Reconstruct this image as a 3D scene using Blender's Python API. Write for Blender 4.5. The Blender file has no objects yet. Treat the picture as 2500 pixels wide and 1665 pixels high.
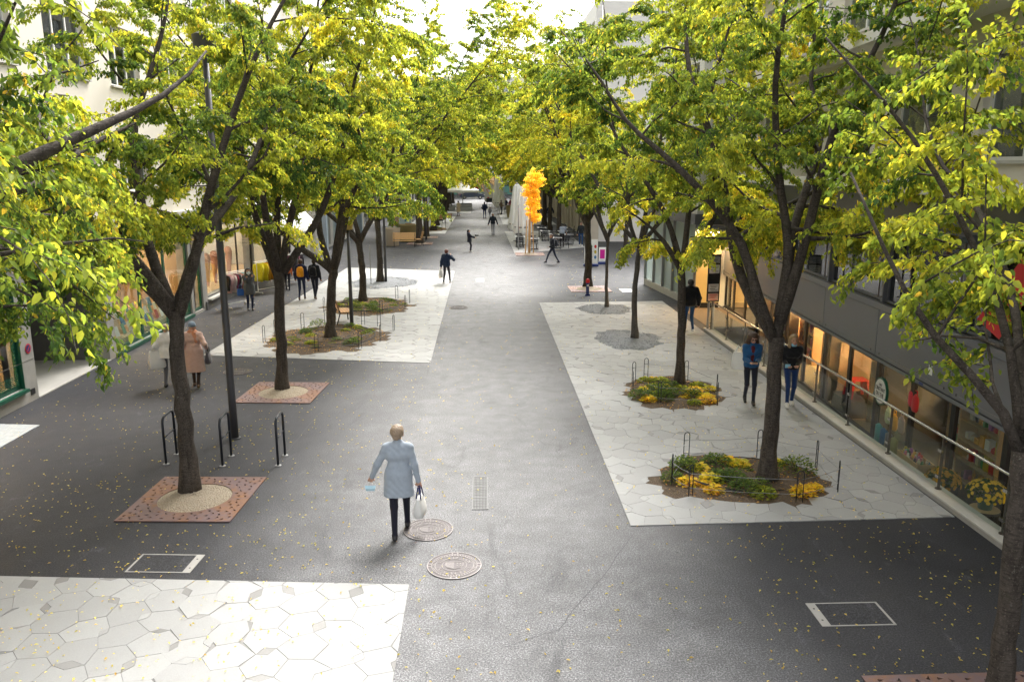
import bpy, bmesh, math, random
import numpy as np
from mathutils import Vector, Matrix
R = math.radians
random.seed(11); RNG = np.random.default_rng(11)
SC = bpy.context.scene
COL = SC.collection

# ---------------------------------------------------------------- camera
cam_d = bpy.data.cameras.new('camera'); cam = bpy.data.objects.new('camera', cam_d); COL.objects.link(cam)
cam.location = (0, 0, 5.5)
cam.rotation_euler = (R(90 - 12.312), 0, R(-2.2437))
cam_d.sensor_width = 36.0; cam_d.lens = 36.0 * 1945 / 2500; cam_d.clip_start = .05; cam_d.clip_end = 2000
SC.camera = cam
# ---------------------------------------------------------------- sky, sun, exposure
W = bpy.data.worlds.new('World'); SC.world = W; W.use_nodes = True
wn = W.node_tree.nodes; wl = W.node_tree.links
sky = wn.new('ShaderNodeTexSky'); sky.sky_type = 'NISHITA'; sky.sun_disc = False
SUN_EL, SUN_AZ = 48, 18          # degrees; azimuth measured from the street axis (+Y) towards +X
sky.sun_elevation = R(SUN_EL); sky.sun_rotation = R(SUN_AZ)
sky.air_density = 1.0; sky.dust_density = 5.0; sky.ozone_density = 1.0
hs = wn.new('ShaderNodeHueSaturation'); hs.inputs['Saturation'].default_value = .16   # overcast: the cloud deck greys the sky
wl.new(sky.outputs[0], hs.inputs['Color'])
bg = wn['Background']; bg.inputs['Strength'].default_value = .15
wl.new(hs.outputs[0], bg.inputs['Color'])
sun_d = bpy.data.lights.new('sun', 'SUN'); sun_d.energy = 1.5; sun_d.angle = R(24); sun_d.color = (1, .965, .91)
sun = bpy.data.objects.new('sun', sun_d); COL.objects.link(sun)
_d = Vector((math.sin(R(SUN_AZ)) * math.cos(R(SUN_EL)), math.cos(R(SUN_AZ)) * math.cos(R(SUN_EL)), math.sin(R(SUN_EL))))
sun.rotation_euler = _d.to_track_quat('Z', 'Y').to_euler(); sun.location = _d * 100
vs = SC.view_settings; vs.view_transform = 'Standard'; vs.look = 'None'; vs.gamma = 1; vs.use_curve_mapping = False
vs.exposure = 1.78
cy = SC.cycles; cy.max_bounces = 8; cy.diffuse_bounces = 5; cy.glossy_bounces = 3; cy.transmission_bounces = 4
cy.transparent_max_bounces = 10; cy.use_denoising = True; cy.caustics_reflective = False; cy.caustics_refractive = False
cy.sample_clamp_indirect = 6

# ---------------------------------------------------------------- helpers
class MB:
    """collects simple solids; build() links them as one mesh object"""
    def __init__(s): s.v = []; s.f = []
    def add(s, vs, fs):
        o = len(s.v); s.v += [tuple(p) for p in vs]; s.f += [tuple(i + o for i in f) for f in fs]; return s
    def box(s, x0, x1, y0, y1, z0, z1):
        return s.add([(x0,y0,z0),(x1,y0,z0),(x1,y1,z0),(x0,y1,z0),(x0,y0,z1),(x1,y0,z1),(x1,y1,z1),(x0,y1,z1)],
                     [(0,3,2,1),(4,5,6,7),(0,1,5,4),(1,2,6,5),(2,3,7,6),(3,0,4,7)])
    def hexa(s, p):  # eight corners, bottom ring then top ring
        return s.add(p, [(0,3,2,1),(4,5,6,7),(0,1,5,4),(1,2,6,5),(2,3,7,6),(3,0,4,7)])
    def quad(s, a, b, c, d): return s.add([a,b,c,d], [(0,1,2,3)])
    def prism(s, pts, z0, z1):
        n = len(pts); v = [(x,y,z0) for x,y in pts] + [(x,y,z1) for x,y in pts]
        return s.add(v, [tuple(range(n-1,-1,-1)), tuple(range(n,2*n))] + [(i,(i+1)%n,(i+1)%n+n,i+n) for i in range(n)])
    def tube(s, pts, rad, n=8, cap=True, sq=1.0):
        pts = [Vector(p) for p in pts]; m = len(pts)
        if not hasattr(rad, '__len__'): rad = [rad]*m
        ref = None; V = []
        for i, p in enumerate(pts):
            t = (pts[min(i+1,m-1)] - pts[max(i-1,0)]).normalized()
            if ref is None: ref = t.orthogonal().normalized() if abs(t.z) < .95 else Vector((1,0,0))
            a = (ref - t*ref.dot(t)).normalized(); b = t.cross(a); ref = a
            for k in range(n):
                w = 2*math.pi*k/n; V.append(p + a*(rad[i]*math.cos(w)) + b*(rad[i]*sq*math.sin(w)))
        F = [(i*n+k, i*n+(k+1)%n, (i+1)*n+(k+1)%n, (i+1)*n+k) for i in range(m-1) for k in range(n)]
        if cap: F += [tuple(range(n-1,-1,-1)), tuple(range((m-1)*n, m*n))]
        return s.add(V, F)
    def cyl(s, p0, p1, r0, r1=None, n=12): return s.tube([p0,p1], [r0, r0 if r1 is None else r1], n)
    def lathe(s, prof, c=(0,0,0), n=20, ripple=0, nr=0):
        V = []
        for r, z in prof:
            for k in range(n):
                w = 2*math.pi*k/n; q = r*(1+ripple*math.cos(nr*w)) if nr else r
                V.append((c[0]+q*math.cos(w), c[1]+q*math.sin(w), c[2]+z))
        m = len(prof)
        F = [(i*n+k, i*n+(k+1)%n, (i+1)*n+(k+1)%n, (i+1)*n+k) for i in range(m-1) for k in range(n)]
        F += [tuple(range(n-1,-1,-1)), tuple(range((m-1)*n, m*n))]
        return s.add(V, F)
    def ball(s, c, r, nu=10, nv=6):
        r = r if hasattr(r,'__len__') else (r,r,r)
        V = [(c[0], c[1], c[2]-r[2])]
        for j in range(1,nv):
            a = -math.pi/2 + math.pi*j/nv
            V += [(c[0]+r[0]*math.cos(a)*math.cos(2*math.pi*k/nu), c[1]+r[1]*math.cos(a)*math.sin(2*math.pi*k/nu), c[2]+r[2]*math.sin(a)) for k in range(nu)]
        V.append((c[0], c[1], c[2]+r[2])); L = len(V)-1
        F = [(0, 1+(k+1)%nu, 1+k) for k in range(nu)] + [(L, L-nu+k, L-nu+(k+1)%nu) for k in range(nu)]
        F += [(1+j*nu+k, 1+j*nu+(k+1)%nu, 1+(j+1)*nu+(k+1)%nu, 1+(j+1)*nu+k) for j in range(nv-2) for k in range(nu)]
        return s.add(V, F)
    def build(s, name, mat, parent=None, smooth=None, bevel=0, kind=None):
        me = bpy.data.meshes.new(name); me.from_pydata(s.v, [], s.f)
        return link(name, me, mat, parent, smooth, bevel, kind)
def link(name, me, mat, parent=None, smooth=None, bevel=0, kind=None):
    if mat is not None:
        for m in (mat if isinstance(mat, (list, tuple)) else [mat]): me.materials.append(m)
    if smooth:
        me.polygons.foreach_set('use_smooth', [True]*len(me.polygons))
        if smooth is not True: me.set_sharp_from_angle(angle=R(smooth))
    o = bpy.data.objects.new(name, me); COL.objects.link(o)
    if parent: o.parent = parent
    if bevel:
        b = o.modifiers.new('bevel', 'BEVEL'); b.width = bevel; b.segments = 2; b.limit_method = 'ANGLE'
    if kind: o['kind'] = kind
    return o
def tag(o, label, cat, group=None):
    o['label'] = label; o['category'] = cat
    if group: o['group'] = group
    return o
def thing(name, label, cat, loc=(0,0,0), rz=0, group=None):
    o = bpy.data.objects.new(name, None); COL.objects.link(o); o.empty_display_size = .2
    o.location = loc; o.rotation_euler = (0,0,R(rz)); return tag(o, label, cat, group)
def copy_tree(o, parent=None):
    c = o.copy(); COL.objects.link(c); c.parent = parent
    for ch in list(o.children): copy_tree(ch, c)
    return c
def dup(o, loc, rz=0, label=None, scale=1, group=None):
    c = copy_tree(o); c.location = loc; c.rotation_euler = (0,0,R(rz)); c.scale = (scale,)*3 if not hasattr(scale,'__len__') else scale
    if label: c['label'] = label
    if group: c['group'] = group
    return c
def structure(o): o['kind'] = 'structure'; return o
def text_mesh(name, body, size, mat, parent, mtx, extrude=.004, align='CENTER', cond=1.0):
    cu = bpy.data.curves.new(name, 'FONT'); cu.body = body; cu.size = size; cu.extrude = extrude; cu.align_x = align; cu.resolution_u = 2
    t = bpy.data.objects.new(name, cu); COL.objects.link(t)
    bpy.context.view_layer.update()
    me = bpy.data.meshes.new_from_object(t.evaluated_get(bpy.context.evaluated_depsgraph_get()))
    COL.objects.unlink(t); bpy.data.objects.remove(t)
    me.transform(mtx @ Matrix.Diagonal((cond,1,1,1)))
    me.materials.clear()
    return link(name, me, mat, parent)
# ---------------------------------------------------------------- materials
class NT:
    def __init__(s, name):
        s.m = bpy.data.materials.new(name); s.m.use_nodes = True; s.t = s.m.node_tree; s.n = s.t.nodes; s.b = s.n['Principled BSDF']
    def new(s, typ, **kw):
        n = s.n.new('ShaderNode'+typ)
        for k, v in kw.items():
            if k[0].isupper() or k.isdigit():
                key = int(k) if k.isdigit() else k.replace('_', ' ')
                n.inputs[key].default_value = v
            else: setattr(n, k, v)
        return n
    def L(s, a, b): s.t.links.new(a, b)
    def noise(s, vec, scale, detail=4, rough=.55, dist=0):
        n = s.new('TexNoise', Scale=scale, Detail=detail, Roughness=rough, Distortion=dist); s.L(vec, n.inputs['Vector']); return n.outputs['Fac']
    def ramp(s, fac, *stops):
        r = s.new('ValToRGB'); cr = r.color_ramp
        while len(cr.elements) < len(stops): cr.elements.new(.5)
        for e, (p, c) in zip(cr.elements, stops): e.position = p; e.color = tuple(c)+(1,) if hasattr(c,'__len__') else (c,c,c,1)
        s.L(fac, r.inputs[0]); return r.outputs[0]
    def mix(s, fac, a, b, mode='MIX'):
        m = s.new('Mix', data_type='RGBA', blend_type=mode)
        for sock, val in ((m.inputs[0], fac), (m.inputs[6], a), (m.inputs[7], b)):
            if hasattr(val, 'is_linked'): s.L(val, sock)
            elif hasattr(val, '__len__'): sock.default_value = tuple(val)+(1,)
            else: sock.default_value = val
        return m.outputs[2]
    def math(s, op, a, b=0.0, clamp=False):
        m = s.new('Math', operation=op, use_clamp=clamp)
        for sock, val in ((m.inputs[0], a), (m.inputs[1], b)):
            if hasattr(val, 'is_linked'): s.L(val, sock)
            else: sock.default_value = val
        return m.outputs[0]
    def bump(s, h, strength=.3, dist=.02):
        b = s.new('Bump', Strength=strength, Distance=dist); s.L(h, b.inputs['Height']); s.L(b.outputs[0], s.b.inputs['Normal'])
    def obj(s): return s.new('TexCoord').outputs['Object']
    def pos(s): return s.new('NewGeometry').outputs['Position']
def pm(name, c, rough=.6, metal=0, var=.18, scale=6, bump=.0, bscale=60, spec=.5, rnd=0, dirt=0, sheen=0, coat=0):
    """plain procedural surface: base colour broken up by two noises, optional bump and per-object variation"""
    t = NT(name); o = t.obj(); c = tuple(c)
    f = t.noise(o, scale, 5, .6)
    col = t.mix(f, tuple(x*(1-var) for x in c), tuple(min(1,x*(1+var)) for x in c))
    if dirt:
        d = t.ramp(t.noise(o, scale*.35, 6, .65), (.45, 0), (.75, 1))
        col = t.mix(t.math('MULTIPLY', d, dirt), col, tuple(x*.45+.01 for x in c))
    if rnd:
        oi = t.new('ObjectInfo'); g = t.math('MULTIPLY_ADD', oi.outputs['Random'], 2*rnd); g.node.inputs[2].default_value = 1-rnd
        cc = t.new('CombineColor'); [t.L(g, cc.inputs[i]) for i in range(3)]
        col = t.mix(1.0, col, cc.outputs[0], 'MULTIPLY')
    t.L(col, t.b.inputs['Base Color'])
    rr = t.math('MULTIPLY_ADD', f, .16); rr.node.inputs[2].default_value = max(.02, rough-.08); t.L(rr, t.b.inputs['Roughness'])
    t.b.inputs['Metallic'].default_value = metal; t.b.inputs['Specular IOR Level'].default_value = spec
    if sheen: t.b.inputs['Sheen Weight'].default_value = sheen
    if coat: t.b.inputs['Coat Weight'].default_value = coat
    if bump: t.bump(t.noise(o, bscale, 4), bump, .01)
    return t.m
def glass(name, tint=(.86,.9,.9), rough=.02, ior=1.5, refl=1.0, milky=0, milkc=(.8,.85,.85)):
    t = NT(name); t.n.remove(t.b); out = t.n['Material Output']
    tr = t.new('BsdfTransparent'); tr.inputs[0].default_value = tuple(tint)+(1,)
    gl = t.new('BsdfGlossy', Roughness=rough); gl.inputs[0].default_value = (refl,refl,refl,1)
    fr = t.new('Fresnel', IOR=ior); mx = t.new('MixShader'); ge = t.new('NewGeometry')   # a thin pane reflects once, at its outer face
    t.L(t.math('MULTIPLY', fr.outputs[0], t.math('SUBTRACT', 1.0, ge.outputs['Backfacing'])), mx.inputs[0])
    base = tr.outputs[0]
    if milky:
        df = t.new('BsdfDiffuse'); df.inputs[0].default_value = tuple(milkc)+(1,)
        tl = t.new('BsdfTranslucent'); tl.inputs[0].default_value = tuple(milkc)+(1,)
        m1 = t.new('MixShader'); m1.inputs[0].default_value = .5; t.L(df.outputs[0], m1.inputs[1]); t.L(tl.outputs[0], m1.inputs[2])
        m2 = t.new('MixShader'); m2.inputs[0].default_value = milky; t.L(base, m2.inputs[1]); t.L(m1.outputs[0], m2.inputs[2]); base = m2.outputs[0]
    t.L(base, mx.inputs[1]); t.L(gl.outputs[0], mx.inputs[2]); t.L(mx.outputs[0], out.inputs[0]); return t.m
def emit(name, c, s):
    t = NT(name); t.b.inputs['Base Color'].default_value = tuple(c)+(1,); t.b.inputs['Emission Color'].default_value = tuple(c)+(1,); t.b.inputs['Emission Strength'].default_value = s; return t.m
M = {}
def asphalt(name, lo, hi, worn=None):
    t = NT(name); p = t.pos()
    big = t.noise(p, .35, 5, .6, .4); mid = t.noise(p, 2.2, 5, .65); fine = t.noise(p, 110, 2, .8); grit = t.noise(p, 46, 3, .8)
    base = t.mix(t.ramp(big, (.3, 0), (.7, 1)), lo, hi)
    base = t.mix(t.ramp(mid, (.35, 0), (.72, .5)), base, tuple(x*1.35 for x in hi))
    if worn:   # paler worn middle of the street, with open-sky light painted into its colour
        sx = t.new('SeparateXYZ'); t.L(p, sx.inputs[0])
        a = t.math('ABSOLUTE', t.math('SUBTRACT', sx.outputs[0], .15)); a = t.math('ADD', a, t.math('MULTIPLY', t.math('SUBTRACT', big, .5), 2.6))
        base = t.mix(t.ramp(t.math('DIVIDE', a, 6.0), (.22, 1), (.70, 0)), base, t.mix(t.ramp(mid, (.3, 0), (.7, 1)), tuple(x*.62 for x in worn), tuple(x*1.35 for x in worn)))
    mp = t.new('Mapping'); t.L(p, mp.inputs[0]); mp.inputs['Scale'].default_value = (1.0,.35,1); mp.inputs['Rotation'].default_value = (0,0,.5)
    base = t.mix(t.ramp(t.noise(mp.outputs[0], 1.1, 6, .7, 1.0), (.56, 0), (.68, .42)), base, tuple(x*.8 for x in lo))      # old spills and damp stains
    base = t.mix(t.ramp(t.noise(mp.outputs[0], 3.7, 5, .7, .6), (.6, 0), (.74, .3)), base, tuple(x*5 for x in hi))           # dusty scuffs
    vo = t.new('TexVoronoi', Scale=2.6); t.L(p, vo.inputs['Vector']); base = t.mix(t.ramp(vo.outputs['Distance'], (.045, .55), (.06, 0)), base, (.02,.02,.021))   # trodden gum
    base = t.mix(.85, base, t.ramp(grit, (.34, .25), (.5, .9), (.66, 2.6)), 'MULTIPLY')
    base = t.mix(.7, base, t.ramp(fine, (.34, .4), (.5, 1), (.66, 1.9)), 'MULTIPLY')
    t.L(base, t.b.inputs['Base Color'])
    t.L(t.ramp(mid, (.3, .62), (.7, .82)), t.b.inputs['Roughness']); t.b.inputs['Specular IOR Level'].default_value = .4
    t.bump(grit, .12, .005); return t.m
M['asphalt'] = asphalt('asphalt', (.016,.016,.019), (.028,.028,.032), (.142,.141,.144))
def stone_mat(name, c, rnd=.1):
    t = NT(name); p = t.pos(); oi = t.new('ObjectInfo')
    f = t.noise(p, 1.1, 6, .6); g = t.noise(p, 55, 3, .7); s = t.noise(p, 7, 5, .65, 1.2)
    col = t.mix(f, tuple(x*.9 for x in c), tuple(min(1, x*1.07) for x in c))
    col = t.mix(t.ramp(s, (.55, 0), (.8, .28)), col, (c[0]*.72, c[1]*.68, c[2]*.62))
    col = t.mix(.22, col, t.ramp(g, (.3, .7), (.7, 1.25)), 'MULTIPLY')
    at = t.new('Attribute', attribute_name='tone'); v = t.math('MULTIPLY_ADD', at.outputs['Fac'], 2*rnd); v.node.inputs[2].default_value = 1-rnd
    cc = t.new('CombineColor'); [t.L(v, cc.inputs[i]) for i in range(3)]
    col = t.mix(1.0, col, cc.outputs[0], 'MULTIPLY')
    t.L(col, t.b.inputs['Base Color']); t.b.inputs['Roughness'].default_value = .72; t.b.inputs['Specular IOR Level'].default_value = .35
    t.bump(g, .25, .004); return t.m
M['paving'] = stone_mat('paving stone', (.36,.358,.35), .09)
M['paving_dark'] = stone_mat('grey inlay stone', (.255,.25,.24), .15)
M['mortar'] = pm('mortar joint', (.25,.245,.235), .9, var=.35, scale=20)
def bark_mat(name, dark, light, moss=.5):
    t = NT(name); p = t.obj()
    mp = t.new('Mapping'); t.L(p, mp.inputs[0]); mp.inputs['Scale'].default_value = (1,1,5.5)
    mp2 = t.new('Mapping'); t.L(p, mp2.inputs[0]); mp2.inputs['Scale'].default_value = (1,1,.22)
    ring = t.noise(mp.outputs[0], 9, 6, .7, .4); rib = t.noise(mp2.outputs[0], 12, 5, .6, .3); patch = t.noise(p, 2.4, 6, .65, .6); fine = t.noise(p, 60, 4, .7)
    col = t.mix(t.ramp(rib, (.3, 0), (.7, 1)), dark, light)
    col = t.mix(t.ramp(ring, (.48, 0), (.62, .6)), col, tuple(x*.42 for x in dark))
    col = t.mix(t.ramp(fine, (.55, 0), (.68, .75)), col, tuple(x*1.9 for x in light))
    ms = t.ramp(patch, (.6, 0), (.68, moss)); col = t.mix(ms, col, (.035,.042,.014))
    li = t.ramp(t.noise(p, 26, 3, .7), (.63, 0), (.68, .55)); col = t.mix(t.math('MULTIPLY', li, t.ramp(t.noise(p, 1.3, 3), (.45, 0), (.6, 1))), col, (.26,.27,.22))
    t.L(col, t.b.inputs['Base Color']); t.b.inputs['Roughness'].default_value = .85; t.b.inputs['Specular IOR Level'].default_value = .25
    h = t.math('ADD', t.math('MULTIPLY', rib, 1.0), t.math('MULTIPLY', ring, .6)); t.bump(t.math('ADD', h, t.math('MULTIPLY', fine, .25)), .8, .03); return t.m
M['bark'] = bark_mat('bark', (.034,.027,.021), (.10,.083,.068))
M['bark_pale'] = bark_mat('pale bark', (.055,.048,.043), (.13,.115,.10), .25)
def leaf_mat(name):
    t = NT(name); out = t.n['Material Output']
    at = t.new('Attribute', attribute_name='leafcol')
    v = t.noise(t.pos(), 60, 2); col = t.mix(v, at.outputs['Color'], t.mix(1.0, at.outputs['Color'], (1.35,1.3,1.2), 'MULTIPLY'))
    t.L(col, t.b.inputs['Base Color']); t.b.inputs['Roughness'].default_value = .6; t.b.inputs['Specular IOR Level'].default_value = .2
    tl = t.new('BsdfTranslucent'); t.L(t.mix(1.0, col, (1.6,1.55,.85), 'MULTIPLY'), tl.inputs[0])
    mx = t.new('MixShader'); mx.inputs[0].default_value = .56; t.L(t.b.outputs[0], mx.inputs[1]); t.L(tl.outputs[0], mx.inputs[2]); t.L(mx.outputs[0], out.inputs[0]); return t.m
M['leaf'] = leaf_mat('leaf')
def soil_mat(name, a, b, c):
    t = NT(name); p = t.pos(); f = t.noise(p, 5, 6, .7); g = t.noise(p, 42, 4, .75)
    vo = t.new('TexVoronoi', Scale=34); t.L(p, vo.inputs['Vector'])
    col = t.mix(f, a, b); col = t.mix(t.ramp(g, (.5, 0), (.66, .8)), col, c); t.L(col, t.b.inputs['Base Color']); t.b.inputs['Roughness'].default_value = .95
    t.bump(t.math('ADD', g, vo.outputs['Distance']), .9, .03); return t.m
M['soil'] = soil_mat('bed soil', (.085,.058,.036), (.14,.10,.066), (.24,.17,.10))
M['sand'] = soil_mat('pale sandy fill', (.30,.24,.17), (.42,.35,.26), (.52,.46,.36))
M['gravelbed'] = soil_mat('gravel bed', (.16,.17,.18), (.27,.28,.295), (.42,.43,.44))
M['gravel'] = pm('gravel chip', (.33,.34,.36), .8, var=.5, scale=25)
def rust_mat():
    t = NT('rusted steel plate'); p = t.obj(); f = t.noise(p, 2.2, 6, .65, .5); g = t.noise(p, 22, 4)
    col = t.mix(t.ramp(f, (.45, 0), (.68, 1)), (.17,.115,.115), (.25,.115,.045)); col = t.mix(t.ramp(g, (.55, 0), (.75, .6)), col, (.33,.15,.05))
    t.L(col, t.b.inputs['Base Color']); t.b.inputs['Metallic'].default_value = .35; t.b.inputs['Roughness'].default_value = .55; t.bump(g, .15, .004); return t.m
M['rust'] = rust_mat()
M['iron'] = pm('cast iron', (.075,.066,.066), .5, .5, .3, 18, .3, 90)
M['iron_hi'] = pm('worn iron ribs', (.20,.18,.175), .42, .6, .25, 25)
M['steel'] = pm('galvanised steel', (.30,.30,.30), .5, .5, .15, 14)
M['chrome'] = pm('brushed stainless', (.55,.55,.55), .25, 1, .08, 30)
M['bronze_post'] = pm('dark bronze post', (.12,.10,.085), .4, .7, .2, 12)
M['black_tube'] = pm('dark coated tube', (.018,.022,.030), .32, .2, .2, 12)
M['pole'] = pm('charcoal lamp pole', (.060,.058,.062), .42, .2, .15, 4)
M['gold'] = pm('brass lamp head', (.42,.31,.08), .4, .6, .15, 8)
M['concrete'] = pm('concrete', (.36,.345,.32), .85, 0, .2, 3, .25, 40, dirt=.35)
M['concrete_pale'] = pm('pale concrete', (.52,.50,.46), .85, 0, .15, 3, .2, 40, dirt=.25)
M['concrete_dark'] = pm('grey render', (.15,.145,.14), .8, 0, .25, 2.2, .2, 30, dirt=.3)
M['plaster'] = pm('cream plaster', (.66,.61,.53), .9, 0, .08, 1.3, .15, 50, dirt=.15)
M['plaster_w'] = pm('white plaster', (.74,.72,.68), .9, 0, .07, 1.3, .12, 50, dirt=.12)
M['stone_clad'] = pm('beige stone cladding', (.58,.52,.43), .8, 0, .12, 2.2, .12, 40, dirt=.15)
M['greypanel'] = pm('anthracite metal panel', (.185,.190,.210), .42, .35, .1, 2.5, .03, 30, dirt=.1)
M['darkmetal'] = pm('dark window metal', (.030,.029,.030), .4, .4, .2, 8)
M['greenframe'] = pm('green painted frame', (.008,.085,.050), .35, 0, .2, 8)
M['whiteframe'] = pm('white window frame', (.72,.71,.68), .5, 0, .06, 5)
M['shutter'] = pm('grey roller blind', (.33,.33,.33), .7, 0, .15, 6)
M['curtain'] = pm('pale curtain', (.62,.58,.50), .9, 0, .15, 5)
M['blind'] = pm('horizontal blind slat', (.22,.23,.22), .6, 0, .1, 6)
M['black'] = pm('black recess', (.008,.008,.009), .6)
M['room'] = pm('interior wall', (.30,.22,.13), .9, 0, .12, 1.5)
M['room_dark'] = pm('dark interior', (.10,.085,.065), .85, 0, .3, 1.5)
M['wood'] = pm('warm wood', (.46,.25,.09), .5, 0, .25, 9, .1, 30)
M['woodpale'] = pm('larch slat', (.60,.36,.15), .5, 0, .22, 9, .1, 30)
M['ply'] = pm('plywood', (.55,.38,.2), .6, 0, .18, 6)
M['awning'] = pm('white awning cloth', (.80,.80,.78), .8, 0, .04, 3)
M['canvas'] = pm('white parasol canvas', (.84,.83,.80), .85, 0, .08, 3, .1, 20)
M['white'] = pm('white paint', (.78,.78,.76), .45, 0, .05, 6)
M['offwhite'] = pm('white cloth', (.70,.69,.66), .85, 0, .08, 10, .15, 60)
M['red'] = pm('red', (.62,.012,.018), .45, 0, .1, 6)
M['blue'] = pm('hydrant blue', (.012,.030,.16), .3, 0, .15, 8)
M['lettering'] = pm('dark lettering', (.06,.055,.05), .6)
M['lettering_w'] = pm('white lettering', (.8,.8,.78), .5)
M['teal'] = pm('sea green panel', (.11,.27,.22), .5, 0, .15, 2)
M['glass'] = glass('shop glass')
M['glass_dark'] = glass('window glass', (.55,.60,.60), .02, 1.55)
M['glass_rail'] = glass('balustrade glass', (.84,.89,.87), .02, 1.5)
M['glass_refl'] = glass('reflective glazing', (.42,.46,.46), .03, 2.1)
M['glass_milk'] = glass('frosted glass', (.8,.86,.84), .06, 1.5, 1, .72, (.72,.80,.77))
M['lampwarm'] = emit('warm shop lamp', (1,.68,.34), 95)
M['lampmild'] = emit('mild shop lamp', (1,.80,.56), 40)
M['tyre'] = pm('tyre rubber', (.02,.02,.02), .8)
M['carpaint'] = pm('blue grey car paint', (.07,.09,.15), .3, .3, .05, 3, coat=.6)
def cloth(name, c, var=.18, bump=.3): 
    if name not in M: M[name] = pm(name, c, .9, 0, var, 14, bump, 120, .25, sheen=.2)
    return M[name]
# ---------------------------------------------------------------- leaf meshes
PAL = np.array([[.050,.098,.030],[.125,.185,.040],[.25,.295,.050],[.42,.43,.060],[.66,.54,.070],[.56,.32,.070]])
def pal(t):
    t = np.clip(t, 0, .9999)*(len(PAL)-1); i = t.astype(int); f = (t-i)[:,None]; return PAL[i]*(1-f)+PAL[i+1]*f
def unit(a): return a/np.maximum(np.linalg.norm(a, axis=-1, keepdims=True), 1e-9)
LEAF2 = (np.array([(0,0),(.5,.46),(0,1.),(-.5,.46)]), [(0,1,2),(0,2,3)])
LEAF6 = (np.array([(0,0),(.46,.26),(.40,.62),(0,1.),(-.40,.62),(-.46,.26)]), [(0,1,2),(0,2,3),(0,3,4),(0,4,5)])
def leaf_mesh(name, p, ax, nrm, L, w, col, kind=LEAF2, fold=.18):
    sh, tri = kind; n = len(p); k = len(sh); sd = unit(np.cross(ax, nrm)); nr = np.cross(sd, ax)
    V = p[:,None,:] + ax[:,None,:]*(sh[None,:,1:2]*L[:,None,None]) + sd[:,None,:]*(sh[None,:,0:1]*(L*w)[:,None,None]) + nr[:,None,:]*((np.abs(sh[None,:,0:1])*fold - (sh[None,:,1:2]**2)*.12)*L[:,None,None])
    T = (np.arange(n)[:,None,None]*k + np.array(tri)[None]).reshape(-1,3)
    me = bpy.data.meshes.new(name); nv = n*k; nt = len(T)
    me.vertices.add(nv); me.vertices.foreach_set('co', V.reshape(-1).astype(np.float32))
    me.loops.add(nt*3); me.loops.foreach_set('vertex_index', T.reshape(-1).astype(np.int32))
    me.polygons.add(nt); me.polygons.foreach_set('loop_start', np.arange(0, nt*3, 3, dtype=np.int32)); me.polygons.foreach_set('loop_total', np.full(nt, 3, dtype=np.int32))
    me.update(calc_edges=True)
    at = me.attributes.new('leafcol', 'FLOAT_COLOR', 'POINT'); c4 = np.ones((n,k,4), np.float32); c4[:,:,:3] = col[:,None,:]; at.data.foreach_set('color', c4.reshape(-1))
    me.materials.append(M['leaf']); return me
# ================================================================ ground
_tg = {}
def text_geo(body, size, extrude=.004):
    k = (body, size, extrude)
    if k not in _tg:
        cu = bpy.data.curves.new('t', 'FONT'); cu.body = body; cu.size = size; cu.extrude = extrude; cu.align_x = 'CENTER'; cu.resolution_u = 2
        t = bpy.data.objects.new('t', cu); COL.objects.link(t); bpy.context.view_layer.update()
        me = bpy.data.meshes.new_from_object(t.evaluated_get(bpy.context.evaluated_depsgraph_get()))
        _tg[k] = ([v.co.copy() for v in me.vertices], [tuple(p.vertices) for p in me.polygons])
        COL.objects.unlink(t); bpy.data.objects.remove(t); bpy.data.curves.remove(cu); bpy.data.meshes.remove(me)
    return _tg[k]
def add_text(mb, body, size, mtx, extrude=.004, cond=1.0):
    v, f = text_geo(body, size, extrude); d = Matrix.Diagonal((cond,1,1,1)); mb.add([mtx @ (d @ p) for p in v], f); return mb
g = MB()
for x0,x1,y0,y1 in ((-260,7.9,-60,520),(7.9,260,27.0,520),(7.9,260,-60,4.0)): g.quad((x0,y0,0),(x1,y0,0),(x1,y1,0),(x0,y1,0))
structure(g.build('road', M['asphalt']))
BEDS = {'R1':(4.7,13.3,1.6,1.15),'R2':(4.75,18.95,1.2,1.45),'G3':(4.75,25.2,1.0,1.5),'G4':(4.85,30.9,1.0,1.2),
        'L3':(-5.1,25.8,1.95,2.25),'L4':(-4.55,31.9,1.75,2.15),'G5':(-4.75,38.6,1.6,1.9),'L8':(-4.6,72.5,1.5,2.6)}
def hole(x, y): return any(((x-a)/rx)**2+((y-b)/ry)**2 < 1 for a,b,rx,ry in BEDS.values())
def clip(poly, reg):
    n = len(reg)
    for i in range(n):
        ax,ay = reg[i]; bx,by = reg[(i+1)%n]; out = []
        side = lambda p: (bx-ax)*(p[1]-ay)-(by-ay)*(p[0]-ax)
        for k in range(len(poly)):
            p, q = poly[k], poly[(k+1)%len(poly)]; sp, sq_ = side(p), side(q)
            if sp >= 0: out.append(p)
            if sp*sq_ < 0: t = sp/(sp-sq_); out.append((p[0]+t*(q[0]-p[0]), p[1]+t*(q[1]-p[1])))
        poly = out
        if len(poly) < 3: return []
    return poly
def area(p): return .5*sum(p[i][0]*p[(i+1)%len(p)][1]-p[(i+1)%len(p)][0]*p[i][1] for i in range(len(p)))
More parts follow.
